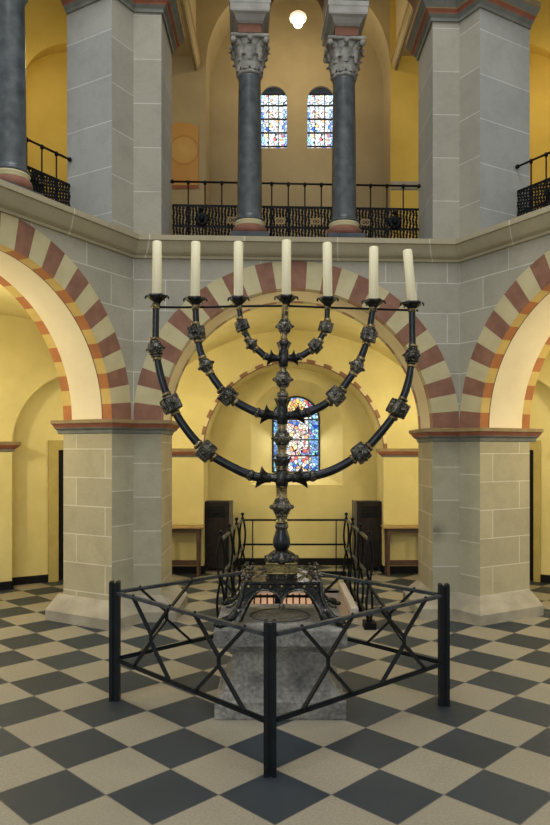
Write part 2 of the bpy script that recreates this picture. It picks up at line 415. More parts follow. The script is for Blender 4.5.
pathL = [FL.xy(SLL, TH), FL.xy(SLL), CL, FC.xy(SL), FC.xy(SL, TH)]
pathLu = [FL.xy(SLL, .585), FL.xy(SLL), CL, FC.xy(SL), FC.xy(SL, TH)]
pathLl = [FL.xy(SLL, .635), FL.xy(SLL), CL, FC.xy(SL), FC.xy(SL, TH)]
pathR = [FC.xy(WC-SR, TH), FC.xy(WC-SR), CR, FR.xy(SR), FR.xy(SR, TH)]
for nm, path, zsp, sd in (('left', pathLl, ZL, 0), ('right', pathR, ZR, .11)):
    mb = MB()
    for lo, hi, mj, ms in ((0, zsp, 0, 1), (3.6, 6.0, 2, 3)):
        if lo and nm == 'left': path = pathLu
        for i in range(4):
            a, b = path[i], path[i+1]; jamb = i in (0, 3); w = (b-a).length
            u0 = .2 if jamb else .09; vo = sd + .07*i
            mb.face([(a.x, a.y, lo), (b.x, b.y, lo), (b.x, b.y, hi), (a.x, a.y, hi)], mj if jamb else ms,
                    [(u0, lo+vo), (u0+w, lo+vo), (u0+w, hi+vo), (u0, hi+vo)])
            if i == 3: bk_ = (path[4], path[0]) 
        a, b = bk_
        mb.face([(a.x, a.y, lo), (b.x, b.y, lo), (b.x, b.y, hi), (a.x, a.y, hi)], 4)
    structure(mb.build('pillar_' + nm, ['jamb', 'strip', 'upjamb', 'upstrip', 'yellow']))
k = 0
for path, zsp in ((pathL, ZL), (pathR, ZR)):
    k += 1; mb = MB(); pth = list(path)
    if path is pathR: pth[-1] = FR.xy(SR, TH+.08)
    sweep(mb, pth, [(0, zsp-.135), (.012, zsp-.13), (.022, zsp-.10), (.055, zsp-.082), (.058, zsp-.075), (.085, zsp-.045), (.09, zsp-.04), (.105, zsp-.035), (.105, zsp-.002), (0, zsp+.001)], [1, 1, 1, 1, 2, 2, 0, 0, 0])
    structure(mb.build('trim_%d' % k, ['trimtop', 'trimblue', 'trimred']))
    k += 1; mb = MB()
    sweep(mb, path, [(.17, 0), (.17, .095), (.155, .11), (.02, .215), (0, .225)], [0, 0, 0, 0])
    structure(mb.build('trim_%d' % k, ['plinth']))
    k += 1; mb = MB(); z = 5.9
    sweep(mb, pathLu if path is pathL else path, [(0, z), (.02, z), (.025, z+.03), (.055, z+.055), (.06, z+.065), (.085, z+.085), (.09, z+.095), (.13, z+.14), (.14, z+.15), (.14, z+.2), (0, z+.2)], [1, 1, 1, 2, 2, 0, 1, 0, 0, 0])
    structure(mb.build('trim_%d' % k, ['trimtop', 'trimblue', 'trimred']))
# string course under the gallery
mb = MB()
front = [FL.xy(3.22), CL, CR, FR.xy(3.22)]
prof = [(0, 3.505), (.028, 3.505), (.03, 3.53), (.045, 3.535)]
for i in range(7):
    t = i/6; prof.append((.05+.062*t, 3.54+.095*t**1.8))
prof += [(.118, 3.648), (.138, 3.652), (.138, 3.70), (0, 3.70)]
sweep(mb, front, prof, [0]*(len(prof)-1), False)
structure(mb.build('trim_7', ['string']))

# ------------------------------------------------------------------ pierced walls
def outline(h, n=24):
    """left foot, up, over the arch and down to the right foot"""
    uc, r, zb, zs = h['u'], h['r'], h['zb'], h['zs']
    pts = [(uc-r, zb), (uc-r, zs)] if zs > zb else [(uc-r, zb)]
    if h.get('flat'): pts += [(uc+r, zs), (uc+r, zb)]; return pts
    pts += [(uc-r*math.cos(math.pi*i/n), zs+r*math.sin(math.pi*i/n)) for i in range(1, n)]
    pts += [(uc+r, zs), (uc+r, zb)]
    return pts
def pierced(mb, F, d, u0, u1, z0, z1, holes, mat=0, n=24):
    cur = u0
    def q(a, b, za, zb, zc, zd):
        mb.face([F.p(a, d, za), F.p(b, d, zb), F.p(b, d, zc), F.p(a, d, zd)], mat, [(a, za), (b, zb), (b, zc), (a, zd)])
    for h in sorted(holes, key=lambda x: x['u']):
        uc, r = h['u'], h['r']
        q(cur, uc-r, z0, z0, z1, z1)
        if h['zb'] > z0: q(uc-r, uc+r, z0, z0, h['zb'], h['zb'])
        if h.get('flat'): q(uc-r, uc+r, h['zs'], h['zs'], z1, z1)
        else:
            for i in range(n):
                a, b = uc-r*math.cos(math.pi*i/n), uc-r*math.cos(math.pi*(i+1)/n)
                q(a, b, h['zs']+r*math.sin(math.pi*i/n), h['zs']+r*math.sin(math.pi*(i+1)/n), z1, z1)
        cur = uc+r
    q(cur, u1, z0, z0, z1, z1)
def loft(mb, F, h0, d0, h1, d1, mat=0, sill=True):
    A, B = outline(h0), outline(h1)
    for i in range(len(A)-1):
        mb.face([F.p(A[i][0], d0, A[i][1]), F.p(A[i+1][0], d0, A[i+1][1]), F.p(B[i+1][0], d1, B[i+1][1]), F.p(B[i][0], d1, B[i][1])], mat)
    if sill: mb.face([F.p(A[0][0], d0, A[0][1]), F.p(A[-1][0], d0, A[-1][1]), F.p(B[-1][0], d1, B[-1][1]), F.p(B[0][0], d1, B[0][1])], mat)
def arch_fill(mb, F, h, d, mat=0):
    A = outline(h); mb.face([F.p(u, d, z) for u, z in A], mat, [(u-h['u'], z) for u, z in A])
def quoins(mb, F, h, d, wf, nst, mr, mc, ml, sub=3):
    """short painted stones round the face of an arch, a dark line on its inner edge"""
    P = lambda a, rad, dd: F.p(h['u']-rad*math.cos(a), dd, h['zs']+rad*math.sin(a))
    for i in range(nst):
        for kk in range(sub):
            a, b = math.pi*(i+kk/sub)/nst, math.pi*(i+(kk+1)/sub)/nst; m = mr if i % 2 == 0 else mc
            r = h['r']-.003; o = r+wf
            mb.face([P(a, r+.012, d-.004), P(a, o, d-.004), P(b, o, d-.004), P(b, r+.012, d-.004)], m)
            mb.face([P(a, r, d-.004), P(a, r+.012, d-.004), P(b, r+.012, d-.004), P(b, r, d-.004)], ml)
            mb.face([P(a, r, d-.004), P(b, r, d-.004), P(b, r, d+.05), P(a, r, d+.05)], mc)
            mb.face([P(a, r, d+.05), P(b, r, d+.05), P(b, r, d+.066), P(a, r, d+.066)], ml)

# ------------------------------------------------------------------ aisle behind the arcade
OL, OR = Vector((-1.45, 9.3)), Vector((1.93, 9.3))
GB = Frame(OL, (1, 0), (0, 1))                       # back wall, u = x + 1.45
GL = Frame(OL, (-.848, -.53), (-.53, .848))
GR = Frame(OR, (.848, -.53), (.53, .848))
WB = 3.38; ND = .68
nich = dict(u=.246+1.45, r=1.196, zb=0.0, zs=1.61)
spl = dict(u=.31+1.45, r=.656, zb=1.141, zs=1.98)
gls = dict(u=.31+1.45, r=.34, zb=1.315, zs=2.084)
mb = MB()
pierced(mb, GB, 0, 0, WB, 0, 3.6, [nich])
loft(mb, GB, nich, 0, nich, ND, 0, False)
pierced(mb, GB, ND, nich['u']-1.25, nich['u']+1.25, 0, 3.0, [spl])
loft(mb, GB, spl, ND, gls, ND+.36, 0)
quoins(mb, GB, nich, 0, .055, 33, 1, 2, 3)
structure(mb.build('wall_back', ['yellow', 'dash', 'bandcream', 'line']))
# window
def window(name, F, h, d, glass, bars, cross):
    w = MB(); arch_fill(w, F, h, d); wo = structure(w.build(name, [glass]))
    f = MB(); A = outline(h)
    f.tube([F.p(u, d-.015, z) for u, z in A] + [F.p(A[0][0], d-.015, A[0][1])], .016, 6)
    for z in bars: f.bar(F.p(h['u']-h['r'], d-.012, z), F.p(h['u']+h['r'], d-.012, z), .014, .022)
    for u in cross: f.bar(F.p(h['u']+u, d-.012, h['zb']), F.p(h['u']+u, d-.012, h['zs']+(0 if h.get('flat') else math.sqrt(max(0, h['r']**2-u*u)))), .012, .012)
    f.build('window_frame', ['lead'], wo)
window('window_1', GB, gls, ND+.36, 'glass_big', (1.555, 1.79, 2.09), (-.19, .19))
# side walls with their niches, stone door frames and doors
for nm, F, dn in (('left', GL, 'door_1'), ('right', GR, 'door_2')):
    dj = 1.357 if nm == 'left' else 1.40
    h = dict(u=1.037, r=.915, zb=0.0, zs=1.70)
    mb = MB()
    pierced(mb, F, 0, 0, 4.3, 0, 3.6, [h])
    loft(mb, F, h, 0, h, .22, 0, False)
    pierced(mb, F, .22, .06, 2.02, 0, 2.75, [dict(u=(.653+dj)/2, r=(dj-.653)/2, zb=0, zs=1.64, flat=True)])
    o = structure(mb.build('wall_aisle_' + nm, ['yellow']))
    mb = MB()
    for a, b, z0, z1 in ((.53, .653, 0, 1.76), (dj, 1.48, 0, 1.76), (.653, dj, 1.64, 1.76)):
        mb.grid([[F.p(a, .195, z), F.p(b, .195, z), F.p(b, .26, z), F.p(a, .26, z)] for z in (z0, z1)], 0, True, True, False)
    structure(mb.build('trim_door_surround_' + nm, ['ochre']))
    mb = MB()
    mb.grid([[F.p(.653, .25, z), F.p(dj, .25, z), F.p(dj, .30, z), F.p(.653, .30, z)] for z in (0.005, 1.64)], 0, True, True, False)
    for z in (.15, .62, 1.09): 
        for a in (.69, 1.02): mb.grid([[F.p(a, .243, zz), F.p(a+.3, .243, zz), F.p(a+.3, .255, zz), F.p(a, .255, zz)] for zz in (z, z+.4)], 0, True, True, False)
    do = structure(mb.build(dn, ['skirt']))
    mb = MB(); mb.ball(F.p(.72, .225, .85), .022); mb.build('door_handle', ['brass'], do)
    # moulding on the blind part of the wall
    mb = MB(); pa = [F.xy(4.2), F.xy(1.952), F.xy(1.952, .22)] if nm == 'left' else [F.xy(1.952, .22), F.xy(1.952), F.xy(4.2)]
    sweep(mb, pa, [(0, 1.62), (.02, 1.625), (.03, 1.65), (.06, 1.675), (.085, 1.70), (.09, 1.735), (0, 1.74)], [1, 1, 2, 2, 0, 0])
    structure(mb.build('trim_aisle_' + nm, ['trimtop', 'trimblue', 'trimred']))
    mb = MB()
    segs = [(F.xy(0), F.xy(.122)), (F.xy(.122, .22), F.xy(.53, .22)), (F.xy(1.48, .22), F.xy(1.952, .22)), (F.xy(1.952, .22), F.xy(1.952)), (F.xy(1.952), F.xy(4.2))]
    for a, b in segs:
        if nm == 'left': a, b = b, a
        sweep(mb, [a, b], [(.018, 0), (.018, .085), (.012, .095), (0, .095)], [0, 0, 0])
    structure(mb.build('baseboard_' + nm, ['skirt']))
mb = MB(); L0, R0 = nich['u']-nich['r'], nich['u']+nich['r']
sweep(mb, [GB.xy(0), GB.xy(L0), GB.xy(L0, ND), GB.xy(R0, ND), GB.xy(R0), GB.xy(WB)], [(.018, 0), (.018, .09), (.012, .10), (0, .10)], [0, 0, 0])
structure(mb.build('baseboard_back', ['skirt']))
for i, pa in ((8, [GB.xy(0), GB.xy(L0), GB.xy(L0, .12)]), (9, [GB.xy(R0, .12), GB.xy(R0), GB.xy(WB)])):
    mb = MB(); sweep(mb, pa, [(0, 1.545), (.015, 1.55), (.025, 1.57), (.05, 1.585), (.065, 1.61), (.08, 1.62), (.08, 1.655), (0, 1.66)], [1, 1, 2, 2, 2, 0, 0])
    structure(mb.build('trim_%d' % i, ['trimtop', 'trimblue', 'trimred']))
# vaults over the three bays
mb = MB()
EL, ER = FC.xy(0, TH), FC.xy(WC, TH)
def vault(a0, a1, b0, b1, half, n=20):
    rv = 2.5
    zz = lambda t: 3.23-(rv-math.sqrt(rv*rv-(half*(2*t-1))**2))
    rows = []
    for j in range(5):
        v = j/4; row = []
        for i in range(n+1):
            t = i/n; q = (a0*(1-t)+a1*t)*(1-v)+(b0*(1-t)+b1*t)*v
            row.append((q.x, q.y, zz(t)))
        rows.append(row)
    mb.grid(rows, 0, False)
vault(FC.xy(-.25, TH-.02), FC.xy(WC+.2, TH-.02), OL + Vector((-.1, .05)), OR + Vector((.1, .05)), 1.85)
FLb = Vector((FL.xy(3.3, TH-.02).x, FL.xy(3.3, TH-.02).y))
vault(FL.xy(-.3, TH-.02), FL.xy(3.4, TH-.02), GL.xy(-.05, .05), GL.xy(4.3, .05), 1.9)
vault(FR.xy(-.3, TH-.02), FR.xy(3.4, TH-.02), GR.xy(-.05, .05), GR.xy(4.3, .05), 1.9)
structure(mb.build('ceiling_aisle', ['yellow']))

# ------------------------------------------------------------------ floor with the stair opening
SX0, SX1, SY0, SY1 = -.36, .745, 6.85, 8.2
mb = MB()
X0, X1, Y0, Y1 = -7, 7, -6, 10.2
for a, b, c_, d_ in ((X0, SX0, Y0, Y1), (SX1, X1, Y0, Y1), (SX0, SX1, Y0, SY0), (SX0, SX1, SY1, Y1)):
    mb.face([(a, c_, 0), (b, c_, 0), (b, d_, 0), (a, d_, 0)])
structure(mb.build('floor', ['tiles']))
mb = MB(); D = -1.7
mb.face([(SX0, SY0, D), (SX0, SY1, D), (SX0, SY1, 0), (SX0, SY0, 0)])
mb.face([(SX1, SY0, D), (SX1, SY1, D), (SX1, SY1, 0), (SX1, SY0, 0)])
mb.face([(SX0, SY0, D), (SX1, SY0, D), (SX1, SY0, 0), (SX0, SY0, 0)])
GX0, GX1 = -.34, .46
for a, b in ((SX0, GX0), (GX1, SX1)): mb.face([(a, SY1, D), (b, SY1, D), (b, SY1, 0), (a, SY1, 0)])
mb.box(SX0, SX1, SY1, SY1+.06, -.035, -.005)
# vestibule of the crypt
for a, b in (((GX0, SY1), (GX0, 9.3)), ((GX1, SY1), (GX1, 9.3)), ((GX0, 9.3), (GX1, 9.3))):
    mb.face([(a[0], a[1], D), (b[0], b[1], D), (b[0], b[1], -.04), (a[0], a[1], -.04)])
mb.face([(SX0, SY0, D), (SX1, SY0, D), (SX1, 9.3, D), (SX0, 9.3, D)])
structure(mb.build('wall_stairwell', ['white']))
mb = MB()
for i in range(6): mb.box(SX0, SX1, SY0+.2*i, SY0+.2*(i+1), D, -.2*(i+1), 0)
structure(mb.build('floor_stairs', ['step']))
mb = MB()
mb.box(SX1, SX1+.075, 6.87, SY1, 0, .09, 0, .008); mb.box(SX0-.075, SX0, 6.87, SY1, 0, .09, 0, .008)
structure(mb.build('trim_stair_curb', ['white']))
g = thing('crypt_gate', 'dark barred gate at the foot of the stair opening, lit orange from behind', 'gate', (0, SY1+.03, -1.6))
for z in (.03, .8, 1.52):
    mb = MB(); mb.bar((GX0+.005, 0, z), (GX1-.005, 0, z), .02, .03); mb.build('cross_rail', ['iron'], g)
nb = 11
for i in range(nb):
    mb = MB(); x = GX0+.02+(GX1-GX0-.04)*i/(nb-1); mb.tube([(x, 0, .0), (x, 0, 1.55)], .009, 8); mb.build('bar', ['iron'], g)

# ------------------------------------------------------------------ gallery
ZG = 3.70
mb = MB()
fl = [FL.xy(3.22, 0), CL, CR, FR.xy(3.22, 0)]; bk = [GL.xy(4.2, .1), GL.xy(0, .1), GR.xy(0, .1), GR.xy(4.2, .1)]
for i in range(3):
    mb.face([(fl[i].x, fl[i].y, ZG), (fl[i+1].x, fl[i+1].y, ZG), (bk[i+1].x, bk[i+1].y, ZG), (bk[i].x, bk[i].y, ZG)])
mb.face([GB.p(0, 0, ZG), GB.p(WB, 0, ZG), GB.p(WB, 1, ZG), GB.p(0, 1, ZG)])
structure(mb.build('floor_gallery', ['imposts']))
QG = .1
gn = dict(u=.309+1.45, r=1.235, zb=ZG, zs=6.81)
wins = [dict(u=1.45-.0215, r=.193, zb=5.954, zs=6.648), dict(u=1.45+.657, r=.193, zb=5.954, zs=6.648)]
mb = MB(); GD = .70
pierced(mb, GB, QG, -.6, WB+.6, ZG, 8.7, [gn])
loft(mb, GB, gn, QG, gn, GD, 0, False)
pierced(mb, GB, GD, gn['u']-1.3, gn['u']+1.3, ZG, 8.3, wins)
for h in wins: loft(mb, GB, h, GD, h, GD+.04, 0)
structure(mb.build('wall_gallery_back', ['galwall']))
for i, h in enumerate(wins):
    hb = dict(u=h['u'], r=.21, zb=h['zb']-.01, zs=6.86, flat=True)
    mb = MB(); loft(mb, GB, hb, GD+.04, hb, GD+.3, 0)
    A = outline(hb)
    structure(mb.build('wall_window_reveal_%s' % ('left', 'right')[i], ['dark']))
    window('window_%d' % (i+2), GB, hb, GD+.3, 'glass_small', (6.1, 6.3, 6.5, 6.7), (-.07, .07))
for nm, F in (('left', GL), ('right', GR)):
    h = dict(u=1.0, r=.85, zb=ZG, zs=5.9); mb = MB()
    pierced(mb, F, QG, 0, 4.3, ZG, 8.7, [h]); loft(mb, F, h, QG, h, .35, 0, False)
    pierced(mb, F, .35, .1, 1.9, ZG, 7.5, [])
    structure(mb.build('wall_gallery_' + nm, ['gallamplit']))
# lamplight laid on as a thin yellow sheet, and the moulding at the right end of the back wall
mb = MB(); ux = gn['u']+gn['r']
mb.grid([[GB.p(ux+.005, QG-.006, z), GB.p(WB+.5, QG-.006, z), GB.p(WB+.5, QG+.01, z), GB.p(ux+.005, QG+.01, z)] for z in (ZG, 8.2)], 0, True, True, False)
structure(mb.build('wall_gallery_lamplight', ['gallamplit']))
mb = MB(); sweep(mb, [GB.xy(ux+.01, QG), GB.xy(WB+.5, QG)], [(0, 5.12), (.03, 5.14), (.06, 5.19), (.06, 5.225), (0, 5.23)], [0, 0, 0, 0])
structure(mb.build('trim_10', ['imposts']))
# transverse ribs resting on painted mouldings, between pier and outer wall
for i, (x, s_) in enumerate(((-1.06, 1), (1.62, -1))):
    ya, yb = 7.62, 9.42
    mb = MB()
    w = .5
    xa, xb = (x-w, x) if s_ > 0 else (x, x+w)
    n = 14
    for sgn in (0,):
        mb.grid([[(xa, ya, z), (xb, ya, z), (xb, yb, z), (xa, yb, z)] for z in (6.93, 8.7)], 0, True, True, False)
    structure(mb.build('wall_gallery_rib_' + ('left', 'right')[i], ['galwall']))
    mb = MB(); pa = [(x, yb), (x, ya)] if s_ < 0 else [(x, ya), (x, yb)]
    sweep(mb, pa, [(-.02, 6.73), (.005, 6.73), (.01, 6.755), (.03, 6.77), (.035, 6.80), (.055, 6.83), (.065, 6.88), (0, 6.935)], [1, 2, 0, 0, 0, 1, 0])
    structure(mb.build('trim_%d' % (11+i), ['galwall', 'trimtop', 'dark']))
mb = MB()
mb.face([(-6, 5.0, 8.65), (6.5, 5.0, 8.65), (6.5, 11, 8.65), (-6, 11, 8.65)])
structure(mb.build('ceiling_gallery', ['galwall']))
# small arches over the gallery columns
for nm, F, W, s0, cs in (('center', FC, WC, SL, (1.12, 2.095)), ('left', FL, 3.22, SLL, (1.20, 2.05)), ('right', FR, 3.22, SR, (1.12, 2.05))):
    mb = MB(); z0 = 6.10; hs = []
    ends = [s0] + [c for c in cs] + [W-.27]
    for i in range(3):
        a = ends[i]+(.03 if i == 0 else .19); b = ends[i+1]-(.03 if i == 2 else .19)
        hs.append(dict(u=(a+b)/2, r=(b-a)/2, zb=z0, zs=z0+.22))
    pierced(mb, F, .02, 0, W, z0, 8.7, hs, 0, 16); pierced(mb, F, TH-.02, 0, W, z0, 8.7, hs, 2, 16)
    for h in hs: loft(mb, F, h, .02, h, TH-.02, 1, False)
    for a, b in [(0, hs[0]['u']-hs[0]['r']), (hs[0]['u']+hs[0]['r'], hs[1]['u']-hs[1]['r']), (hs[1]['u']+hs[1]['r'], hs[2]['u']-hs[2]['r']), (hs[2]['u']+hs[2]['r'], W)]:
        mb.face([F.p(a, .02, z0), F.p(b, .02, z0), F.p(b, TH-.02, z0), F.p(a, TH-.02, z0)], 0)
    structure(mb.build('wall_upper_' + nm, ['dark', 'browns', 'galwall']))

# columns
def leaf(mb, ang, r0, z0, h, w, curl, mat=0):
    ca_, sa_ = math.cos(ang), math.sin(ang); rows = []
    for i in range(7):
        t = i/6
        rr = r0 + .015 + curl*t**3; z = z0 + h*(t if t < .85 else .85-(t-.85)*.6)
        ww = w*(.75+.5*math.sin(math.pi*min(t*1.1, 1)))*(1-.65*t**4)
        row = []
        for j, (k_, bulge) in enumerate(((-1, 0), (-.5, .012), (0, .02), (.5, .012), (1, 0))):
            q = rr+bulge
            row.append((q*ca_-k_*ww*sa_, q*sa_+k_*ww*ca_, z))
        rows.append(row)
    mb.grid(rows, mat, False)
    mb.grid([[(p[0]*.97, p[1]*.97, p[2]-.004) for p in r_] for r_ in rows], mat, False)
def make_column():
    t = thing('gallery_column', 'x', 'column'); t['kind'] = 'thing'
    mb = MB(); mb.box(-.19, .19, -.19, .19, 0, .13, 0, .01)
    mb.build('plinth', ['dark'], t)
    mb = MB(); mb.lathe([(.16, .13), (.175, .15), (.18, .18), (.17, .21), (.155, .22)], n=28, mat=0)
    mb.lathe([(.155, .22), (.15, .235), (.155, .25), (.16, .262), (.15, .272)], n=28, mat=1)
    mb.build('base', ['basered', 'cream'], t)
    mb = MB(); mb.lathe([(.148, .272), (.155, .28), (.155, .295), (.130, .305), (.127, .34), (.126, .6), (.121, 1.2), (.113, 1.72), (.119, 1.73), (.119, 1.745), (.11, 1.755)], n=32)
    mb.build('shaft', ['column'], t)
    mb = MB(); z = 1.755
    mb.lathe([(.110, z), (.132, z+.01), (.132, z+.03), (.112, z+.04), (.115, z+.14), (.14, z+.24), (.175, z+.32), (.175, z+.335)], n=28)
    for i in range(8):
        a = i*math.pi/4
        leaf(mb, a+math.pi/8, .112, z+.035, .16, .048, .05)
        leaf(mb, a, .125, z+.12, .18, .046, .06)
    for i in range(4):
        a = math.pi/4+i*math.pi/2
        leaf(mb, a, .13, z+.16, .19, .05, .11)
        mb.ball((.235*math.cos(a), .235*math.sin(a), z+.30), .032, 10, 6)
        b = i*math.pi/2
        mb.ball((.185*math.cos(b), .185*math.sin(b), z+.31), .026, 10, 6)
    mb.box(-.19, .19, -.19, .19, z+.325, z+.36, 0, .008)
    mb.build('capital', ['capital'], t)
    mb = MB(); z = 2.115
    def lv(hx, y0, y1, zz): return [(-hx, y0, zz), (hx, y0, zz), (hx, y1, zz), (-hx, y1, zz)]
    mb.grid([lv(.118, -.19, .19, z), lv(.118, -.19, .19, z+.09)], 1, True, True, False)
    mb.grid([lv(.123, -.20, .20, z+.085), lv(.135, -.225, .225, z+.10), lv(.155, -.26, .26, z+.14), lv(.19, -.29, .29, z+.155), lv(.195, -.295, .295, z+.17), lv(.195, -.295, .295, z+.225), lv(.205, -.30, .30, z+.235), lv(.205, -.30, .30, z+.28)], 0, True, True, False)
    mb.build('impost_block', ['imposts', 'basered'], t)
    return t
c0 = make_column()
GRP = None
specs = [(FC.xy(1.12, .31), FC, 'dark stone gallery column left of the hanging lamp, leafy pale capital on top'),
         (FC.xy(2.095, .31), FC, 'dark stone gallery column right of the hanging lamp, leafy pale capital on top'),
         (FL.xy(1.20, .30), FL, 'dark stone gallery column cut by the left edge of the photo, capital out of sight')]
for i, (p, F, lb) in enumerate(specs):
    o = c0 if i == 0 else copy_tree(c0)
    o.location = (p.x, p.y, ZG); o.rotation_euler = (0, 0, math.atan2(F.u.y, F.u.x)); o['label'] = lb; o['group'] = 'gallery columns'

# gallery railings
def railing(name, F, u0, u1, d, label, ros, gaps, step=.176, ends=(0, 0)):
    p0 = F.xy(u0, d); ang = math.atan2(F.u.y, F.u.x); Lh = u1-u0
    top = .765
    t = thing(name, label, 'railing', (p0.x, p0.y, ZG), ang, 'gallery railings')
    mb = MB(); mb.tube([(0, 0, top), (Lh, 0, top)], .011, 8); mb.ball((0, 0, top), .022); mb.ball((Lh, 0, top), .022)
    mb.build('top_rail', ['iron'], t)
    n = int(Lh/step)
    for i in range(1, n+1):
        x = i*step-.01
        if x > Lh-.03: continue
        mb = MB(); mb.tube([(x, 0, .02), (x, 0, top)], .0075, 8); mb.tube([(x, 0, top-.025), (x, 0, top+.012)], .016, 8)
        mb.build('baluster', ['iron'], t)
    mb = MB()
    for z in (.10, .30, .515): mb.bar((0, .0, z), (Lh, .0, z), .014, .022 if z != .10 else .05)
    x = .012; k_ = 0
    while x < Lh:
        gap = [g_ for g_ in gaps if abs(x-g_) < .062]
        for lo, hi in (((.06, .335), (.41, .515)) if gap else ((.06, .515),)):
            nn = int((hi-lo)/.012); pts = []; rr = []
            for i in range(nn+1):
                z = lo+(hi-lo)*i/nn
                pts.append((x+.004*math.sin(z*60+k_), .004*math.cos(z*60), z)); rr.append(.0125+.0045*math.sin(z*190+k_*1.3))
            mb.tube(pts, rr, 5)
        x += .034; k_ += 1
    for g_ in gaps:
        for q in (-.018, .018):
            mb.tube([(g_+q+.014*math.cos(a*math.pi/5), 0, .37+.014*math.sin(a*math.pi/5)) for a in range(11)], .004, 5)
    mb.build('lattice_panel', ['iron'], t)
    for g_ in ros:
        mb = MB()
        for a in range(8):
            q = a*math.pi/4; mb.ball((g_+.045*math.cos(q), -.015, .37+.045*math.sin(q)), .032, 10, 6, 0, (1, .5, 1))
        mb.ball((g_, -.03, .37), .03, 10, 6); mb.ball((g_, -.015, .47), .025, 10, 6); mb.build('rosette', ['iron'], t)
    return t
u0 = SL+.03; u1 = WC-SR-.03
railing('gallery_railing', FC, u0, u1, .53, 'long black iron railing behind the two gallery columns facing the hall', (.31, 2.36), (.63, 1.13, 1.52, 2.05))
railing('gallery_railing', FL, SLL+.02, 3.0, .53, 'black iron railing at the left edge, beside the cut-off column', (.42, 1.3), (.72, 1.1, 1.6))
railing('gallery_railing', FR, SR+.02, 3.0, .50, 'black iron railing at the right edge, running into the right pier', (.42, 1.3), (.72, 1.1, 1.6))
# wall painting
mb = MB(); x0, x1 = -1.475, -1.03; z0, z1 = 5.19, 5.98; n = 8
top = [(x0+(x1-x0)*i/n, z1+.05*math.sin(math.pi*i/n)) for i in range(n+1)]
pts = [(x0, z0), (x1, z0)] + top[::-1]
mb.face([(x, 9.385, z) for x, z in pts], 0, [((x-(x0+x1)/2), z-z0) for x, z in pts])
for i in range(len(pts)):
    a, b = pts[i], pts[(i+1) % len(pts)]; mb.face([(a[0], 9.385, a[1]), (b[0], 9.385, b[1]), (b[0], 9.4, b[1]), (a[0], 9.4, a[1])], 0)
mb.face([(x0-.02, 9.383, z0-.045), (x1+.01, 9.383, z0-.045), (x1+.01, 9.383, z0-.01), (x0-.02, 9.383, z0-.01)], 1)
tag(mb.build('wall_painting', ['fresco', 'trimred']), 'faded ochre and red wall painting with a pale round halo, on the gallery back wall', 'painting')
# lamp
lx, ly, lz = .296, 9.0, 7.17
t = thing('pendant_lamp', 'lit round opal glass lamp hanging in the gallery vault between the columns', 'lamp', (lx, ly, lz))
mb = MB(); mb.lathe([(.03, .085), (.07, .08), (.105, .05), (.112, .02), (.10, -.005), (.07, -.02)], n=24); mb.build('lamp_shade', ['opal'], t)
mb = MB(); mb.ball((0, 0, -.04), .062, 16, 10); mb.build('bulb', ['bulb'], t)
mb = MB(); mb.tube([(0, 0, .085), (0, 0, 1.48)], .006, 6); mb.build('cord', ['imposts'], t)
l = lamp('pendant_lamp_light', (lx, ly-.05, lz-.2), 32, (1, .82, .52), .08); 

# ------------------------------------------------------------------ pedestal
PX, PY = .033, 4.60
def slab(mb, hx, hy, z): return [(PX-hx, PY-hy, z), (PX+hx, PY-hy, z), (PX+hx, PY+hy, z), (PX-hx, PY+hy, z)]
mb = MB()
pr = [(.395, .35, 0), (.400, .355, .012), (.400, .355, .108), (.392, .347, .118), (.372, .327, .120), (.368, .323, .135), (.362, .317, .150), (.350, .305, .156), (.347, .302, .172), (.335, .29, .190), (.318, .273, .205), (.310, .265, .210), (.308, .263, .235),
      (.300, .255, .240), (.298, .253, .372), (.310, .265, .376), (.314, .269, .388), (.325, .28, .392), (.336, .291, .403), (.352, .307, .416), (.356, .311, .426), (.375, .33, .429), (.378, .333, .440), (.404, .353, .444), (.406, .355, .452), (.406, .355, .540), (.398, .347, .553)]
mb.grid([slab(mb, a, b, z) for a, b, z in pr], 0, True, True, False)
ped = tag(mb.build('stone_pedestal', ['pedestal']), 'weathered grey moulded stone block carrying the seven-armed candelabrum', 'pedestal')
mb = MB(); 
mb.lathe([(.185, .5535), (.187, .558), (.2, .558), (.202, .5535)], PX, PY, 48, 0, caps=False, sy=.95)
mb.build('incised_ring', ['dark'], ped)
for i in range(6):
    mb = MB(); x = PX-.33+.132*i
    for a in range(5):
        q = a*2*math.pi/5; mb.ball((x+.011*math.cos(q), PY-.354, .50+.011*math.sin(q)), .009, 8, 5, 0, (1, .5, 1))
    mb.build('rosette', ['pedestal'], ped)

# ------------------------------------------------------------------ candelabrum
CY = 4.60; KK = CY/FPX
def W(px, py, y=CY): return Vector(((px-275)*KK, y, EYE-(py-450)*KK))
BX = W(281.5, 600).x; ZP = .553
can = thing('seven_armed_candelabrum', 'tall dark bronze seven-armed candelabrum standing on the weathered stone block', 'candelabrum', (BX, CY, ZP))
def put(mb, name, mats, parent=None):
    p = parent or can
    o = mb.build(name, mats, p)
    if p is can: o.matrix_parent_inverse = Matrix.Translation((-BX, -CY, -ZP))
    return o
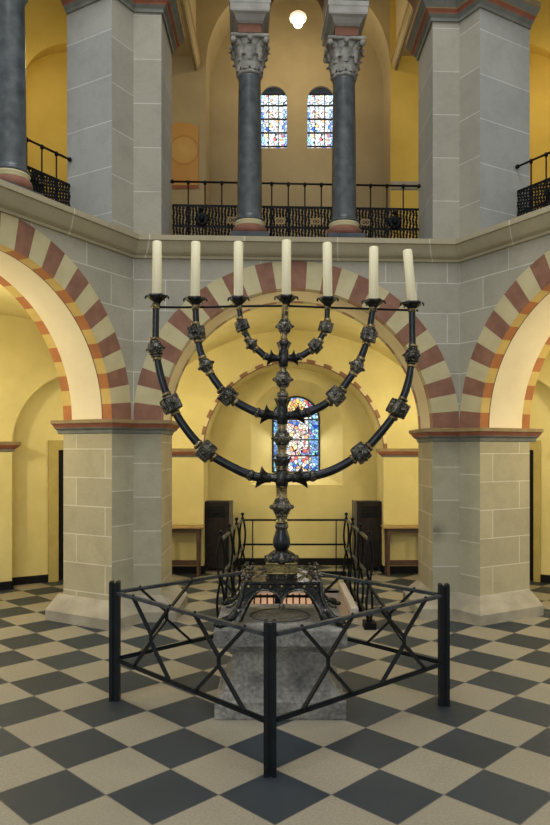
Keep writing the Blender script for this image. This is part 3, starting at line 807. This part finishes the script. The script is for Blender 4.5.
# four sides of the foot
TOPZ = .805; HX0, HY0, HX1, HY1 = .295, .238, .243, .20
def legsurf(side, u, v, off):
    hx = HX0+(HX1-HX0)*v-.012*math.sin(math.pi*v); hy = HY0+(HY1-HY0)*v-.012*math.sin(math.pi*v); z = ZP+.012+(TOPZ-ZP-.012)*v
    hx -= off; hy -= off
    return {0: (BX+u*hx, CY-hy, z), 1: (BX+hx, CY+u*hy, z), 2: (BX-u*hx, CY+hy, z), 3: (BX-hx, CY-u*hy, z)}[side]
def vb(u):
    a = abs(u)
    if a > .90: return 0.0
    f = 1-((a-.45)/.45)**2 if a >= .45 else None
    if f is not None: return .80*math.sqrt(max(0, f))
    return .44+.36*math.sqrt(max(0, 1-((.45-a)/.45)**2))
for s_ in range(4):
    mb = MB(); us = [-1, -.95, -.90] + [-.90*math.cos(math.pi*i/48) for i in range(1, 48)] + [.90, .95, 1]
    NV = 6
    fr, bkk = [], []
    for u in us:
        b = vb(u) if abs(u) < .899 else 0
        fr.append([legsurf(s_, u, b+(1-b)*k_/NV, 0) for k_ in range(NV+1)])
        bkk.append([legsurf(s_, u, b+(1-b)*k_/NV, .022) for k_ in range(NV+1)])
    mb.grid(fr, 0, False, smooth=False); mb.grid(bkk, 0, False, smooth=False)
    for i in range(len(us)-1): mb.face([fr[i][0], fr[i+1][0], bkk[i+1][0], bkk[i][0]], 0)
    # raised rim along the arches
    mb.tube([legsurf(s_, u, vb(u)+.02, -.004) for u in us[2:-2]], .007, 6, 1)
    put(mb, 'foot_panel', ['bronze', 'knob'])
    for i in range(7): mb = MB(); mb.ball(legsurf(s_, -.85+1.7*i/6, .90, -.003), .012, 8, 6); put(mb, 'rivet', ['gilt'])
    mb = MB(); mb.ball(legsurf(s_, 0, .40, 0), .02, 10, 8); mb.ball(legsurf(s_, 0, .33, 0), .012, 8, 6)
    put(mb, 'pendant', ['knob'])
for sx, sy in ((-1, -1), (1, -1), (1, 1), (-1, 1)):
    mb = MB(); fx, fy = BX+sx*(HX0+.062), CY+sy*(HY0+.048)
    d = Vector((sx*.75, sy*.65, 0)).normalized()
    # corner post down the leg
    mb.tube([(BX+sx*HX1, CY+sy*HY1, TOPZ), (BX+sx*(HX0*.4+HX1*.6-.012), CY+sy*(HY0*.4+HY1*.6-.012), ZP+.16), (BX+sx*(HX0-.008), CY+sy*(HY0-.008), ZP+.085), (BX+sx*(HX0+.02), CY+sy*(HY0+.016), ZP+.045), (fx, fy, ZP+.032)], [.014, .014, .019, .024, .026], 10)
    # clawed paw
    mt = Matrix.Rotation(math.atan2(d.y, d.x), 3, 'Z')
    mb.ball((fx, fy, ZP+.028), .028, 12, 8, 0, (1.5, 1.15, 1), mt)
    for q in (-.5, 0, .5):
        e = Matrix.Rotation(q, 3, 'Z') @ d
        mb.ball((fx+e.x*.042, fy+e.y*.042, ZP+.015), .015, 8, 6, 0, (1.7, .8, 1), Matrix.Rotation(math.atan2(e.y, e.x), 3, 'Z'))
    put(mb, 'claw_foot', ['bronze'])
    # scaly tail curling along the slab
    mb = MB(); sd = Vector((sx, 0, 0)) if sy > 0 else Vector((sx*.25, sy*.1, 0))
    for i in range(7):
        t = i/6; 
        q = Vector((fx-sx*.085+sx*.10*t, fy+(.05 if sy < 0 else -.06)-sy*.012*i*.3, ZP+.07*(1-t)**2+.012))
        mb.ball(q, .015-.004*t, 8, 6, 0, (1.2, .8, 1))
    put(mb, 'tail_ornament', ['knob'])
    # small beast at the corner of the roof
    mb = MB(); bx, by, bz = BX+sx*(HX1-.02), CY+sy*(HY1-.02), TOPZ+.012
    dm = Matrix.Rotation(math.atan2(sy, sx), 3, 'Z')
    def bl(o, r, s3=(1, 1, 1)):
        v = dm @ Vector(o); mb.ball((bx+v.x, by+v.y, bz+v.z), r, 8, 6, 0, s3, dm)
    bl((-.01, 0, .018), .020, (1.6, .9, 1)); bl((.02, 0, .038), .015); bl((.036, 0, .034), .009, (1.4, .8, .8)); bl((-.04, 0, .03), .012); bl((-.045, 0, .052), .009)
    bl((.012, .009, .054), .006); bl((.012, -.009, .054), .006); bl((.015, .015, .006), .009); bl((.015, -.015, .006), .009)
    put(mb, 'beast_figure', ['knob'])
    mb = MB(); a = Vector((BX+sx*(HX1-.05), CY+sy*(HY1-.05), TOPZ+.012)); b = Vector((BX+sx*.10, CY+sy*.10, .862))
    mb.bar(a, b, .016, .014)
    for i in range(4): mb.ball(a.lerp(b, (i+.7)/5)+Vector((0, 0, .008)), .006, 8, 6)
    put(mb, 'roof_ridge', ['gilt'])
mb = MB()
def sq(h, hy, z): return [(BX-h, CY-hy, z), (BX+h, CY-hy, z), (BX+h, CY+hy, z), (BX-h, CY+hy, z)]
mb.grid([sq(HX1-.012, HY1-.012, TOPZ-.02), sq(HX1+.008, HY1+.008, TOPZ-.006), sq(HX1+.008, HY1+.008, TOPZ+.006)], 0, True, True, False)
put(mb, 'foot_roof', ['bronze'])
mb = MB(); mb.grid([sq(.082, .082, TOPZ), sq(.082, .082, .84)], 0, True, True, False)
for i in range(4):
    for u in (-.085, -.03, .03, .085):
        x, y = {0: (u, -.092), 1: (.092, u), 2: (-u, .092), 3: (-.092, -u)}[i]
        mb.lathe([(.010, TOPZ+.005), (.006, TOPZ+.012), (.006, .828), (.010, .838)], BX+x, CY+y, 8, 1)
put(mb, 'colonnette_neck', ['bronze', 'gilt'])
mb = MB(); mb.grid([sq(.10, .10, .838), sq(.104, .104, .845), sq(.10, .10, .85), sq(.098, .098, .90), sq(.103, .103, .906), sq(.10, .10, .913)], 0, True, True, False)
put(mb, 'inscribed_block', ['brass'])['label'] = 'brass block with worn engraving'
mb = MB()
zz = lambda py: EYE-(py-450)*KK
mb.lathe([(.105, zz(561.5)), (.10, zz(558)), (.086, zz(555), .09), (.066, zz(552), .06), (.05, zz(550.2), 0), (.036, zz(549.4))], BX, CY, 32, 0, 8, .06)
for i in range(8):
    a = i*math.pi/4; mb.ball((BX+.098*math.cos(a), CY+.098*math.sin(a), zz(557)), .016, 8, 6, 1)
put(mb, 'domed_cap', ['bronze', 'knob'])
# stem: axis leans a hair to the right as it rises
AX = [(547, 281.5), (478, 281.8), (416, 282.3), (358, 283.4), (300, 285.5)]
def ax(py):
    for (a, xa), (b, xb) in zip(AX, AX[1:]):
        if b <= py <= a or (py > a and a == 547): return xa+(xb-xa)*(a-py)/(a-b)
    return AX[-1][1]
def stem_seg(name, prof, mats, n=20, lob=0):
    """prof: (pixel row, radius in metres, lobe amount)"""
    mb = MB(); rows = []
    for it in prof:
        py, r = it[0], it[1]; la = it[2] if len(it) > 2 else 0
        c = W(ax(py), py); row = []
        for j in range(n):
            t = 2*math.pi*j/n; rr = r*(1+la*math.cos(lob*t)); row.append((c.x+rr*math.cos(t), c.y+rr*math.sin(t), c.z))
        rows.append(row)
    mb.grid(rows, 0, True, True)
    return put(mb, name, mats)
stem_seg('baluster', [(551, .034), (549.5, .040), (547.5, .050), (545, .0565), (542, .058), (538, .054), (533, .044), (530, .038), (528, .037)], ['tube'], 24)
stem_seg('collar_ring', [(528.6, .036), (528, .043), (525.5, .045), (524, .040), (523, .036)], ['knob'], 24)
for a, b, r in ((523, 513, .037), (501, 486, .036), (470, 466, .036), (446, 457, .030), (432, 421, .030), (391, 402, .027), (374, 365, .026), (332, 341, .024), (321, 305, .023)):
    a, b = max(a, b), min(a, b)
    stem_seg('stem_section', [(a, r), (a-.8, r*1.16), (a-1.6, r), (b+1.6, r), (b+.8, r*1.16), (b, r)], ['gilt'], 20)
for py, r in ((456, .042), (395, .037), (343, .036)):
    stem_seg('collar_ring', [(py+2.5, r*.75), (py+2, r), (py, r*1.04), (py-2, r), (py-2.5, r*.75)], ['knob'], 20)
for py, r0, r1 in ((462, .036, .054), (402, .032, .050), (346, .027, .044)):
    stem_seg('calyx', [(py+11, r0*1.05), (py+7, r0, .02), (py+3, r0*1.12, .06), (py-1, r1*.88, .12), (py-3, r1, .15), (py-3.6, r1*.95, .15), (py-1, r0*.9, .05)], ['bronze'], 30, 6)

mb = MB(); mb.tube([W(ax(p_), p_) for p_ in (546, 478, 416, 358, 301)], [.028, .027, .024, .021, .017], 16); put(mb, 'stem', ['gilt'])
def knob_ball(c, r, axis=(0, 0, 1), tips=True, n=10):
    """chased round knob: bosses over a sphere, with spikes round its belt"""
    mb = MB(); c = Vector(c); rot = Vector((0, 0, 1)).rotation_difference(Vector(axis)).to_matrix()
    mb.ball(c, r*.95, 18, 12, 0, (1, 1, .86), rot)
    for row, (ph, cnt, br) in enumerate(((-.75, 6, .26), (0, 8, .27), (.75, 6, .26))):
        for j in range(cnt):
            t = 2*math.pi*(j+.5*(row % 2 == 0))/cnt
            q = rot @ Vector((math.cos(ph)*math.cos(t), math.cos(ph)*math.sin(t), .86*math.sin(ph)))
            mb.ball(c+q*r*.84, r*br*.85, 8, 6)
            if row == 1: mb.ball(c+q*r*1.05, r*.10, 6, 5)
    for s_ in (-1, 1):
        e = rot @ Vector((0, 0, s_*r*.80)); mb.lathe([(r*.60, -r*.10), (r*.62, 0), (r*.55, r*.1)], c.x+e.x, c.y+e.y, 14, 0, mtx=Matrix.Translation((0, 0, c.z+e.z)) @ rot.to_4x4())
    if tips:
        for t in (0, math.pi/2, math.pi, 1.5*math.pi):
            q = rot @ Vector((math.cos(t), math.sin(t), 0)); mb.tube([c+q*r*.8, c+q*r*1.08, c+q*r*1.2], [r*.26, r*.2, r*.07], 8)
    return mb
def knob_cube(c, r, axis, tilt):
    """bevelled cube knob with framed diamond faces, bosses and corner studs"""
    mb = MB(); c = Vector(c)
    rot = Vector((0, 0, 1)).rotation_difference(Vector(axis)).to_matrix() @ Matrix.Rotation(tilt, 3, 'Z')
    h = r*.84
    def P(x, y, z): return c + rot @ Vector((x, y, z))
    b = .72
    rows = [[P(x*h*k_, y*h*k_, z*h) for x, y in ((-1, -b), (-b, -1), (b, -1), (1, -b), (1, b), (b, 1), (-b, 1), (-1, b))] for k_, z in ((.74, -1), (1, -b), (1, b), (.74, 1))]
    mb.grid(rows, 0, True, True, False)
    dirs = [(1, 0, 0), (-1, 0, 0), (0, 1, 0), (0, -1, 0)]
    for d in dirs:
        e1 = Vector((0, 0, 1)); e2 = Vector((-d[1], d[0], 0)); o = Vector(d)*h
        loop = [o+e1*h*.66*q+e2*h*.66*w for q, w in ((1, 0), (0, 1), (-1, 0), (0, -1), (1, 0))]
        mb.tube([P(*q) for q in loop], r*.07, 6)
        loop = [o+e1*h*.78*q+e2*h*.78*w for q, w in ((1, 1), (-1, 1), (-1, -1), (1, -1), (1, 1))]
        mb.tube([P(*q) for q in loop], r*.06, 6)
        mb.ball(P(*(o*1.02)), r*.26, 10, 7); mb.ball(P(*(o*1.25)), r*.12, 8, 6)
    for x in (-1, 1):
        for y in (-1, 1):
            for z in (-1, 1): mb.ball(P(x*h*.82, y*h*.82, z*h*.82), r*.15, 8, 6)
    return mb
for py, r in ((507, .068), (438.5, .060), (379.5, .058), (326.5, .052)):
    put(knob_ball(W(ax(py), py), r, tips=True), 'knob', ['knob'])
# junction hubs
for py, r in ((478, .041), (416, .036), (358.5, .032)):
    stem_seg('hub', [(py+9, r*.75), (py+7, r), (py, r*1.12), (py-7, r), (py-9, r*.75)], ['bronze'], 20)

def spline(pts, per=8):
    out = []
    P = [pts[0]] + pts + [pts[-1]]
    for i in range(1, len(P)-2):
        p0, p1, p2, p3 = P[i-1], P[i], P[i+1], P[i+2]
        for k_ in range(per):
            t = k_/per
            out.append(.5*((2*p1)+(p2-p0)*t+(2*p0-5*p1+4*p2-p3)*t*t+(3*p1-p0-3*p2+p3)*t**3))
    out.append(pts[-1]); return out
# arms: (pixel path from hub upwards, tube radii, knobs (index in path, kind, radius), pan centre)
ARMS = [
 ('L3', [(282, 478), (257, 477), (232, 467), (206, 451), (186, 429), (171, 404), (161, 377), (155.5, 349), (155.5, 337), (156, 306)], (.031, .022), [(3, 'c', .060), (5, 'c', .062), (7, 'b', .058)], (157, 298)),
 ('R3', [(282, 478), (306, 477), (333, 470), (361, 453), (382, 431), (398, 408.5), (408, 383), (412.3, 356), (412.5, 342), (412, 309)], (.031, .022), [(3, 'c', .060), (5, 'c', .062), (7, 'b', .058)], (412, 305)),
 ('L2', [(282, 416), (262, 414), (245, 407), (228, 396), (216, 382), (206, 365.5), (200, 350), (196.6, 332.5), (196, 320), (195.5, 307)], (.028, .021), [(3, 'c', .056), (5, 'b', .050), (7, 'c', .052)], (195.3, 300.5)),
 ('R2', [(282, 416), (303, 414), (320, 407), (336, 396), (347, 382), (357, 366.5), (364, 350), (369, 335), (371, 322), (373, 309)], (.028, .021), [(3, 'c', .056), (5, 'b', .050), (7, 'c', .052)], (373.5, 303)),
 ('L1', [(283.4, 358.5), (268, 357.5), (259.5, 351.5), (251.7, 344.3), (247, 336), (242, 325.6), (240.3, 317), (239, 307)], (.023, .017), [(3, 'b', .040), (5, 'c', .042)], (238.5, 300)),
 ('R1', [(283.4, 358.5), (297, 357.5), (307, 352.5), (315.5, 346), (321.5, 337), (325.8, 327), (327, 318), (327.5, 307)], (.023, .017), [(3, 'c', .042), (5, 'c', .042)], (327.7, 300.5)),
]
pans = {}
for nm, pts, (ra, rb), knobs, pan in ARMS:
    P3 = [W(*p) for p in pts]; sp_ = spline(P3)
    n = len(sp_)
    mb = MB(); mb.tube(sp_[4:], [ra+(rb-ra)*i/(n-5) for i in range(n-4)], 14)
    arm = put(mb, 'arm', ['tube'])
    # flared four-pointed socket at the hub
    a, b = P3[0], P3[1]; d = (b-a); Ls = d.length; q = []
    rs = [1.3, 1.0, .95, 1.02, 1.2, 1.5, 1.85, 2.1, 1.9, 1.0]; ts = [.1, .3, .45, .56, .67, .78, .88, .96, .95, .9]; lb = [0, 0, 0, .02, .06, .12, .2, .28, .3, .1]
    mb = MB(); rows = []; dn = d.normalized(); up = (Vector((0, 0, 1))-dn*dn.z).normalized(); sd_ = dn.cross(up)
    for r_, t_, l_ in zip(rs, ts, lb):
        row = []
        for j_ in range(28):
            th = 2*math.pi*j_/28; rr = ra*r_*(.96+.72*l_*math.cos(4*th)); back = -.10*max(0, r_-1)*(math.cos(th)+.2)
            row.append(a+d*(t_+back)+up*math.cos(th)*rr+sd_*math.sin(th)*rr)
        rows.append(row)
    mb.grid(rows, 0, True, True)
    put(mb, 'socket', ['bronze'])
    mb = MB(); i0 = 9; mb.tube(sp_[i0:i0+3], [ra*1.02, ra*1.28, ra*1.02], 14); 
    put(mb, 'ring', ['knob'])
    for idx, kind, r in knobs:
        i = idx*8; dirv = (sp_[min(i+1, n-1)]-sp_[i-1]).normalized()
        mb = knob_cube(sp_[i], r, dirv, .4*idx) if kind == 'c' else knob_ball(sp_[i], r, dirv, nm[1] != '3')
        put(mb, 'knob', ['knob'])
        for s_ in (-1, 1):
            mb = MB(); c = sp_[i]+dirv*s_*r*1.12
            rr = ra+(rb-ra)*i/n
            mb.tube([c-dirv*.012, c-dirv*.006, c+dirv*.006, c+dirv*.012], [rr*1.03, rr*1.3, rr*1.3, rr*1.03], 14)
            put(mb, 'ring', ['gilt'])
    mb = MB(); e = P3[-1]; mb.lathe([(rb*1.03, -.022), (rb*1.25, -.018), (rb*1.3, 0), (rb*1.2, .012), (rb*1.02, .016)], e.x, e.y, 16, 0, mtx=Matrix.Translation((0, 0, e.z)))
    put(mb, 'ring', ['gilt'])
    pans[nm] = W(*pan)
pans['C'] = W(286.3, 299)
tips = []
for nm in ('L3', 'L2', 'L1', 'C', 'R1', 'R2', 'R3'):
    c = pans[nm]; s_ = .9 if nm in ('L1', 'R1') else 1
    mb = MB(); T = Matrix.Translation((0, 0, c.z))
    mb.lathe([(.021, -.050), (.023, -.032), (.034, -.020), (.052*s_, -.006, .03), (.062*s_, .006, .06), (.063*s_, .016, .08), (.060*s_, .018, .08), (.045, .012, .02), (.03, .014, 0)], c.x, c.y, 36, 0, 6, 0, True, T)
    for i in range(6):
        a = i*math.pi/3; e = Vector((math.cos(a), math.sin(a), 0))
        mb.tube([c+e*.060*s_+Vector((0, 0, .013)), c+e*.069*s_+Vector((0, 0, .013)), c+e*.075*s_+Vector((0, 0, .006)), c+e*.076*s_+Vector((0, 0, -.006))], [.008, .007, .007, .006], 6)
    put(mb, 'drip_pan', ['bronze'])
mb = MB(); mb.tube(spline([W(151, 307), W(195, 307.3), W(239, 306.3), W(286, 306), W(327, 307.5), W(373, 309), W(418, 310.5)], 4), .0075, 8)
put(mb, 'tie_rod', ['iron'])
# candles
CND = [('L3', (157, 295.5), (157.2, 241.5), 'ivory candle on the far left arm, in front of grey wall'),
       ('L2', (195.3, 298), (195.8, 242), 'ivory candle on the second arm from the left'),
       ('L1', (238.5, 297.5), (238.3, 242), 'ivory candle on the inner left arm, left of the middle candle'),
       ('C', (286.3, 296.5), (286.5, 240.5), 'ivory candle on top of the central stem'),
       ('R1', (327.7, 298), (327.2, 243), 'ivory candle on the inner right arm, right of the middle candle'),
       ('R2', (374, 300.5), (374.3, 247), 'ivory candle on the second arm from the right'),
       ('R3', (413, 302), (408.3, 250), 'ivory candle on the far right arm, leaning to the left at its top')]
for nm, a, b, lb in CND:
    base_ = pans[nm]+Vector((0, 0, .018)); A, B = W(*a), W(*b)
    d = (B-A); d = d*((B.z-base_.z)/d.z); top_ = base_+d
    mb = MB(); q = d.normalized()
    pts = [base_, base_+q*.004, base_+d*.5, top_-q*.005, top_, top_-q*.004]
    mb.tube(pts, [.029, .031, .0308, .0303, .026, .008], 24)
    mb.tube([top_-q*.006, top_+q*.008], .002, 6, 1)
    tag(mb.build('candle', ['wax', 'line'], None, tuple(base_)), lb, 'candle', 'candles on the candelabrum')

# ------------------------------------------------------------------ fence around the pedestal
FP = [(-.025, 3.53), (-1.05, 4.59), (.03, 5.60), (1.085, 4.50)]
fen = thing('barrier_fence', 'low black steel barrier with crossed bars around the stone block', 'fence', (0, 4.5, 0))
def fput(mb, name, mats, parent=None):
    p = parent or fen; o = mb.build(name, mats, p)
    if p is fen: o.matrix_parent_inverse = Matrix.Translation((0, -4.5, 0))
    return o
for i, (x, y) in enumerate(FP):
    mb = MB(); a = R(45)
    for s_ in (-1, 1):
        q = Matrix.Rotation(0, 3, 'Z')
        cx = x+s_*.021
        rows = [[(cx+u*.0115*k_, y+v*.028*k_, z) for u, v in ((-1, -1), (1, -1), (1, 1), (-1, 1))] for z, k_ in ((0, 1), (.775, 1), (.782, .7))]
        mb.grid(rows, 0, True, True, False)
    mb.grid([[(x+u*.012, y+v*.016, z) for u, v in ((-1, -1), (1, -1), (1, 1), (-1, 1))] for z in (0, .765)], 0, True, True, False)
    po = fput(mb, 'post', ['fence'])
    mb = MB()
    for z in (.03, .09, .25, .29, .40, .69, .73):
        for s_ in (-1, 1):
            pass
    for z in (.05, .25, .29, .69, .73):
        for s_ in (-1, 1):
            mb = MB(); mb.ball((x+s_*.021, y-.028, z), .0055, 8, 6, 0, (1, .6, 1)); mb.build('bolt', ['fence'], po)
for i in range(4):
    a, b = Vector((*FP[i], 0)), Vector((*FP[(i+1) % 4], 0)); d = b-a
    a2, b2 = a+d.normalized()*.04, b-d.normalized()*.04
    pe = bpy.data.objects.new('panel', None); col.objects.link(pe); pe.parent = fen; pe.matrix_parent_inverse = Matrix.Translation((0, -4.5, 0))
    zt, zb = .71, .265
    if i in (1, 2):
        pass
    T = lambda t, z: a.lerp(b, t)+Vector((0, 0, z))
    mb = MB()
    mb.bar(a2+Vector((0, 0, zt)), b2+Vector((0, 0, zt)), .025, .012); mb.bar(a2+Vector((0, 0, zt-.011)), b2+Vector((0, 0, zt-.011)), .012, .012)
    mb.build('top_rail', ['steel'], pe)
    mb = MB()
    mb.bar(a2+Vector((0, 0, zb)), b2+Vector((0, 0, zb)), .025, .012); mb.bar(a2+Vector((0, 0, zb+.011)), b2+Vector((0, 0, zb+.011)), .012, .012)
    mb.build('bottom_rail', ['fence'], pe)
    rev = i in (0, 2)
    for t0, t1 in (((.13, .42), (.585, .85))):
        tm = (t0+t1)/2; zm = (zt+zb)/2; hg = .03
        dd = d.normalized()*.006
        for sg in (0, 1):
            mb = MB(); o = dd*(1 if sg else -1)
            ta, tb = (t0, t0) if sg == 0 else (t1, t1)
            pl = [T(ta, zt-.004), T(tm, zm+hg)+(-dd if sg == 0 else dd), T(tm, zm-hg)+(-dd if sg == 0 else dd), T(tb, zb+.004)]
            for q0, q1 in zip(pl, pl[1:]): mb.bar(q0, q1, .022, .013, 0, (d.y, -d.x, 0) if False else (0, 0, 1))
            mb.ball(pl[0]+Vector((0, 0, .012)), .009, 8, 6); mb.ball(pl[3]+Vector((0, 0, .010)), .009, 8, 6)
            mb.build('brace', ['fence'], pe)

# ------------------------------------------------------------------ stair railing
sr = thing('stair_railing', 'black iron railing with curved paired bars around the stair opening behind the candelabrum', 'railing', (.2, 7.3, 0))
def sput(mb, name, mats):
    o = mb.build(name, mats, sr); o.matrix_parent_inverse = Matrix.Translation((-.2, -7.3, 0)); return o
SYa, SYb = 6.45, 8.3; ZRr = .81
SIDES = ((-.50, -.385), (.87, .845))
for xa_, xb_ in SIDES:
    X = lambda y: xa_+(xb_-xa_)*(y-SYa)/(SYb-SYa)
    for i, y in enumerate((SYa, SYa+.62, SYa+1.24, SYb)):
        mb = MB(); x = X(y)
        for s_ in (-1, 1):
            pts = []
            for k_ in range(17):
                t = k_/16; w_ = s_*(.006+.036*abs(math.sin(t*2*math.pi)))
                pts.append((x+w_*.75, y+w_*.66, .01+t*(ZRr+.02)))
            mb.tube(pts, .0115, 8)
        mb.ball((x, y, ZRr+.07), .02, 10, 8); mb.tube([(x, y, ZRr-.02), (x, y, ZRr+.07)], .011, 8)
        mb.box(x-.055, x+.055, y-.075, y+.075, 0, .06 if i == 0 else .02)
        sput(mb, 'baluster_pair', ['iron'])
    for z, m_ in ((ZRr, 'steel'), (.48, 'steel'), (.09, 'iron')):
        mb = MB(); mb.bar((xa_, SYa, z), (xb_, SYb, z), .026, .02); sput(mb, 'rail', [m_])
SXL, SXR = SIDES[0][1], SIDES[1][1]
for z in (ZRr, .52, .165):
    mb = MB(); mb.bar((SXL, SYb, z), (SXR, SYb, z), .014, .022 if z > .2 else .075); sput(mb, 'rail', ['iron'])
for x in (SXL+.12, SXR-.12):
    mb = MB(); mb.tube([(x, SYb, .13), (x, SYb, ZRr)], .007, 8); sput(mb, 'upright', ['iron'])

# ------------------------------------------------------------------ cabinets and side tables
def cabinet(xc, y, lab, mir):
    t = thing('wooden_cabinet', lab, 'cabinet', (xc, y, 0), 0, 'cabinets in the niche')
    hw, dp, h = .172, .26, .94
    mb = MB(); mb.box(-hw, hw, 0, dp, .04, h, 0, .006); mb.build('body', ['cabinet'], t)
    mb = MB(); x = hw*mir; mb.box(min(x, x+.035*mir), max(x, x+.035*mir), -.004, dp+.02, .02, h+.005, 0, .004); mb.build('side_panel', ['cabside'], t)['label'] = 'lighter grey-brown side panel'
    mb = MB(); mb.box(-.115, .115, -.008, .004, h-.215, h-.055, 0, .004); mb.box(-.09, .09, -.014, -.004, h-.105, h-.09); mb.build('grille_panel', ['skirt'], t)
    mb = MB(); mb.tube([(-.06, -.012, h-.15), (-.05, -.035, h-.155), (.05, -.035, h-.155), (.06, -.012, h-.15)], .006, 8); mb.build('handle', ['iron'], t)
    for sx in (-.14, .14):
        for sy in (.03, dp-.03):
            mb = MB(); mb.lathe([(.014, 0), (.017, .01), (.014, .045)], sx, sy, 10); mb.build('foot', ['steel'], t)
cabinet((216.5-275)*9.45/700, 9.45, 'tall dark brown cabinet in the niche, next to the left side table', 1)
cabinet((369.5-275)*9.45/700, 9.45, 'tall dark brown cabinet in the niche, next to the right side table', -1)
def table(xe, mir, lab):
    t = thing('side_table', lab, 'table', (xe, 9.15, 0), 0, 'side tables against the back wall')
    Lt = .62; s_ = -mir
    X = lambda v: v*s_
    mb = MB(); a, b = sorted((X(0), X(Lt))); mb.box(a, b, -.135, .13, .625, .65, 0, .004); mb.build('tabletop', ['tabletop'], t)
    mb = MB(); a, b = sorted((X(.06), X(Lt-.06))); mb.box(a, b, -.10, -.085, .57, .625); mb.box(a, b, .085, .10, .57, .625); mb.build('apron', ['wood'], t)
    for v in (.07, Lt-.07):
        for y in (-.09, .09):
            mb = MB(); x = X(v); mb.grid([[(x+p*w_, y+q*w_, z) for p, q in ((-1, -1), (1, -1), (1, 1), (-1, 1))] for z, w_ in ((0, .016), (.625, .021))], 0, True, True, False); mb.build('leg', ['wood'], t)
    mb = MB(); a, b = sorted((X(.07), X(Lt-.07))); mb.box(a, b, -.012, .012, .13, .20); mb.build('stretcher', ['wood'], t)
table((203-275)*9.02/700, 1, 'small brown wooden table against the back wall, partly behind the left pier')
table((383.5-275)*9.02/700, -1, 'small brown wooden table against the back wall, partly behind the right pier')
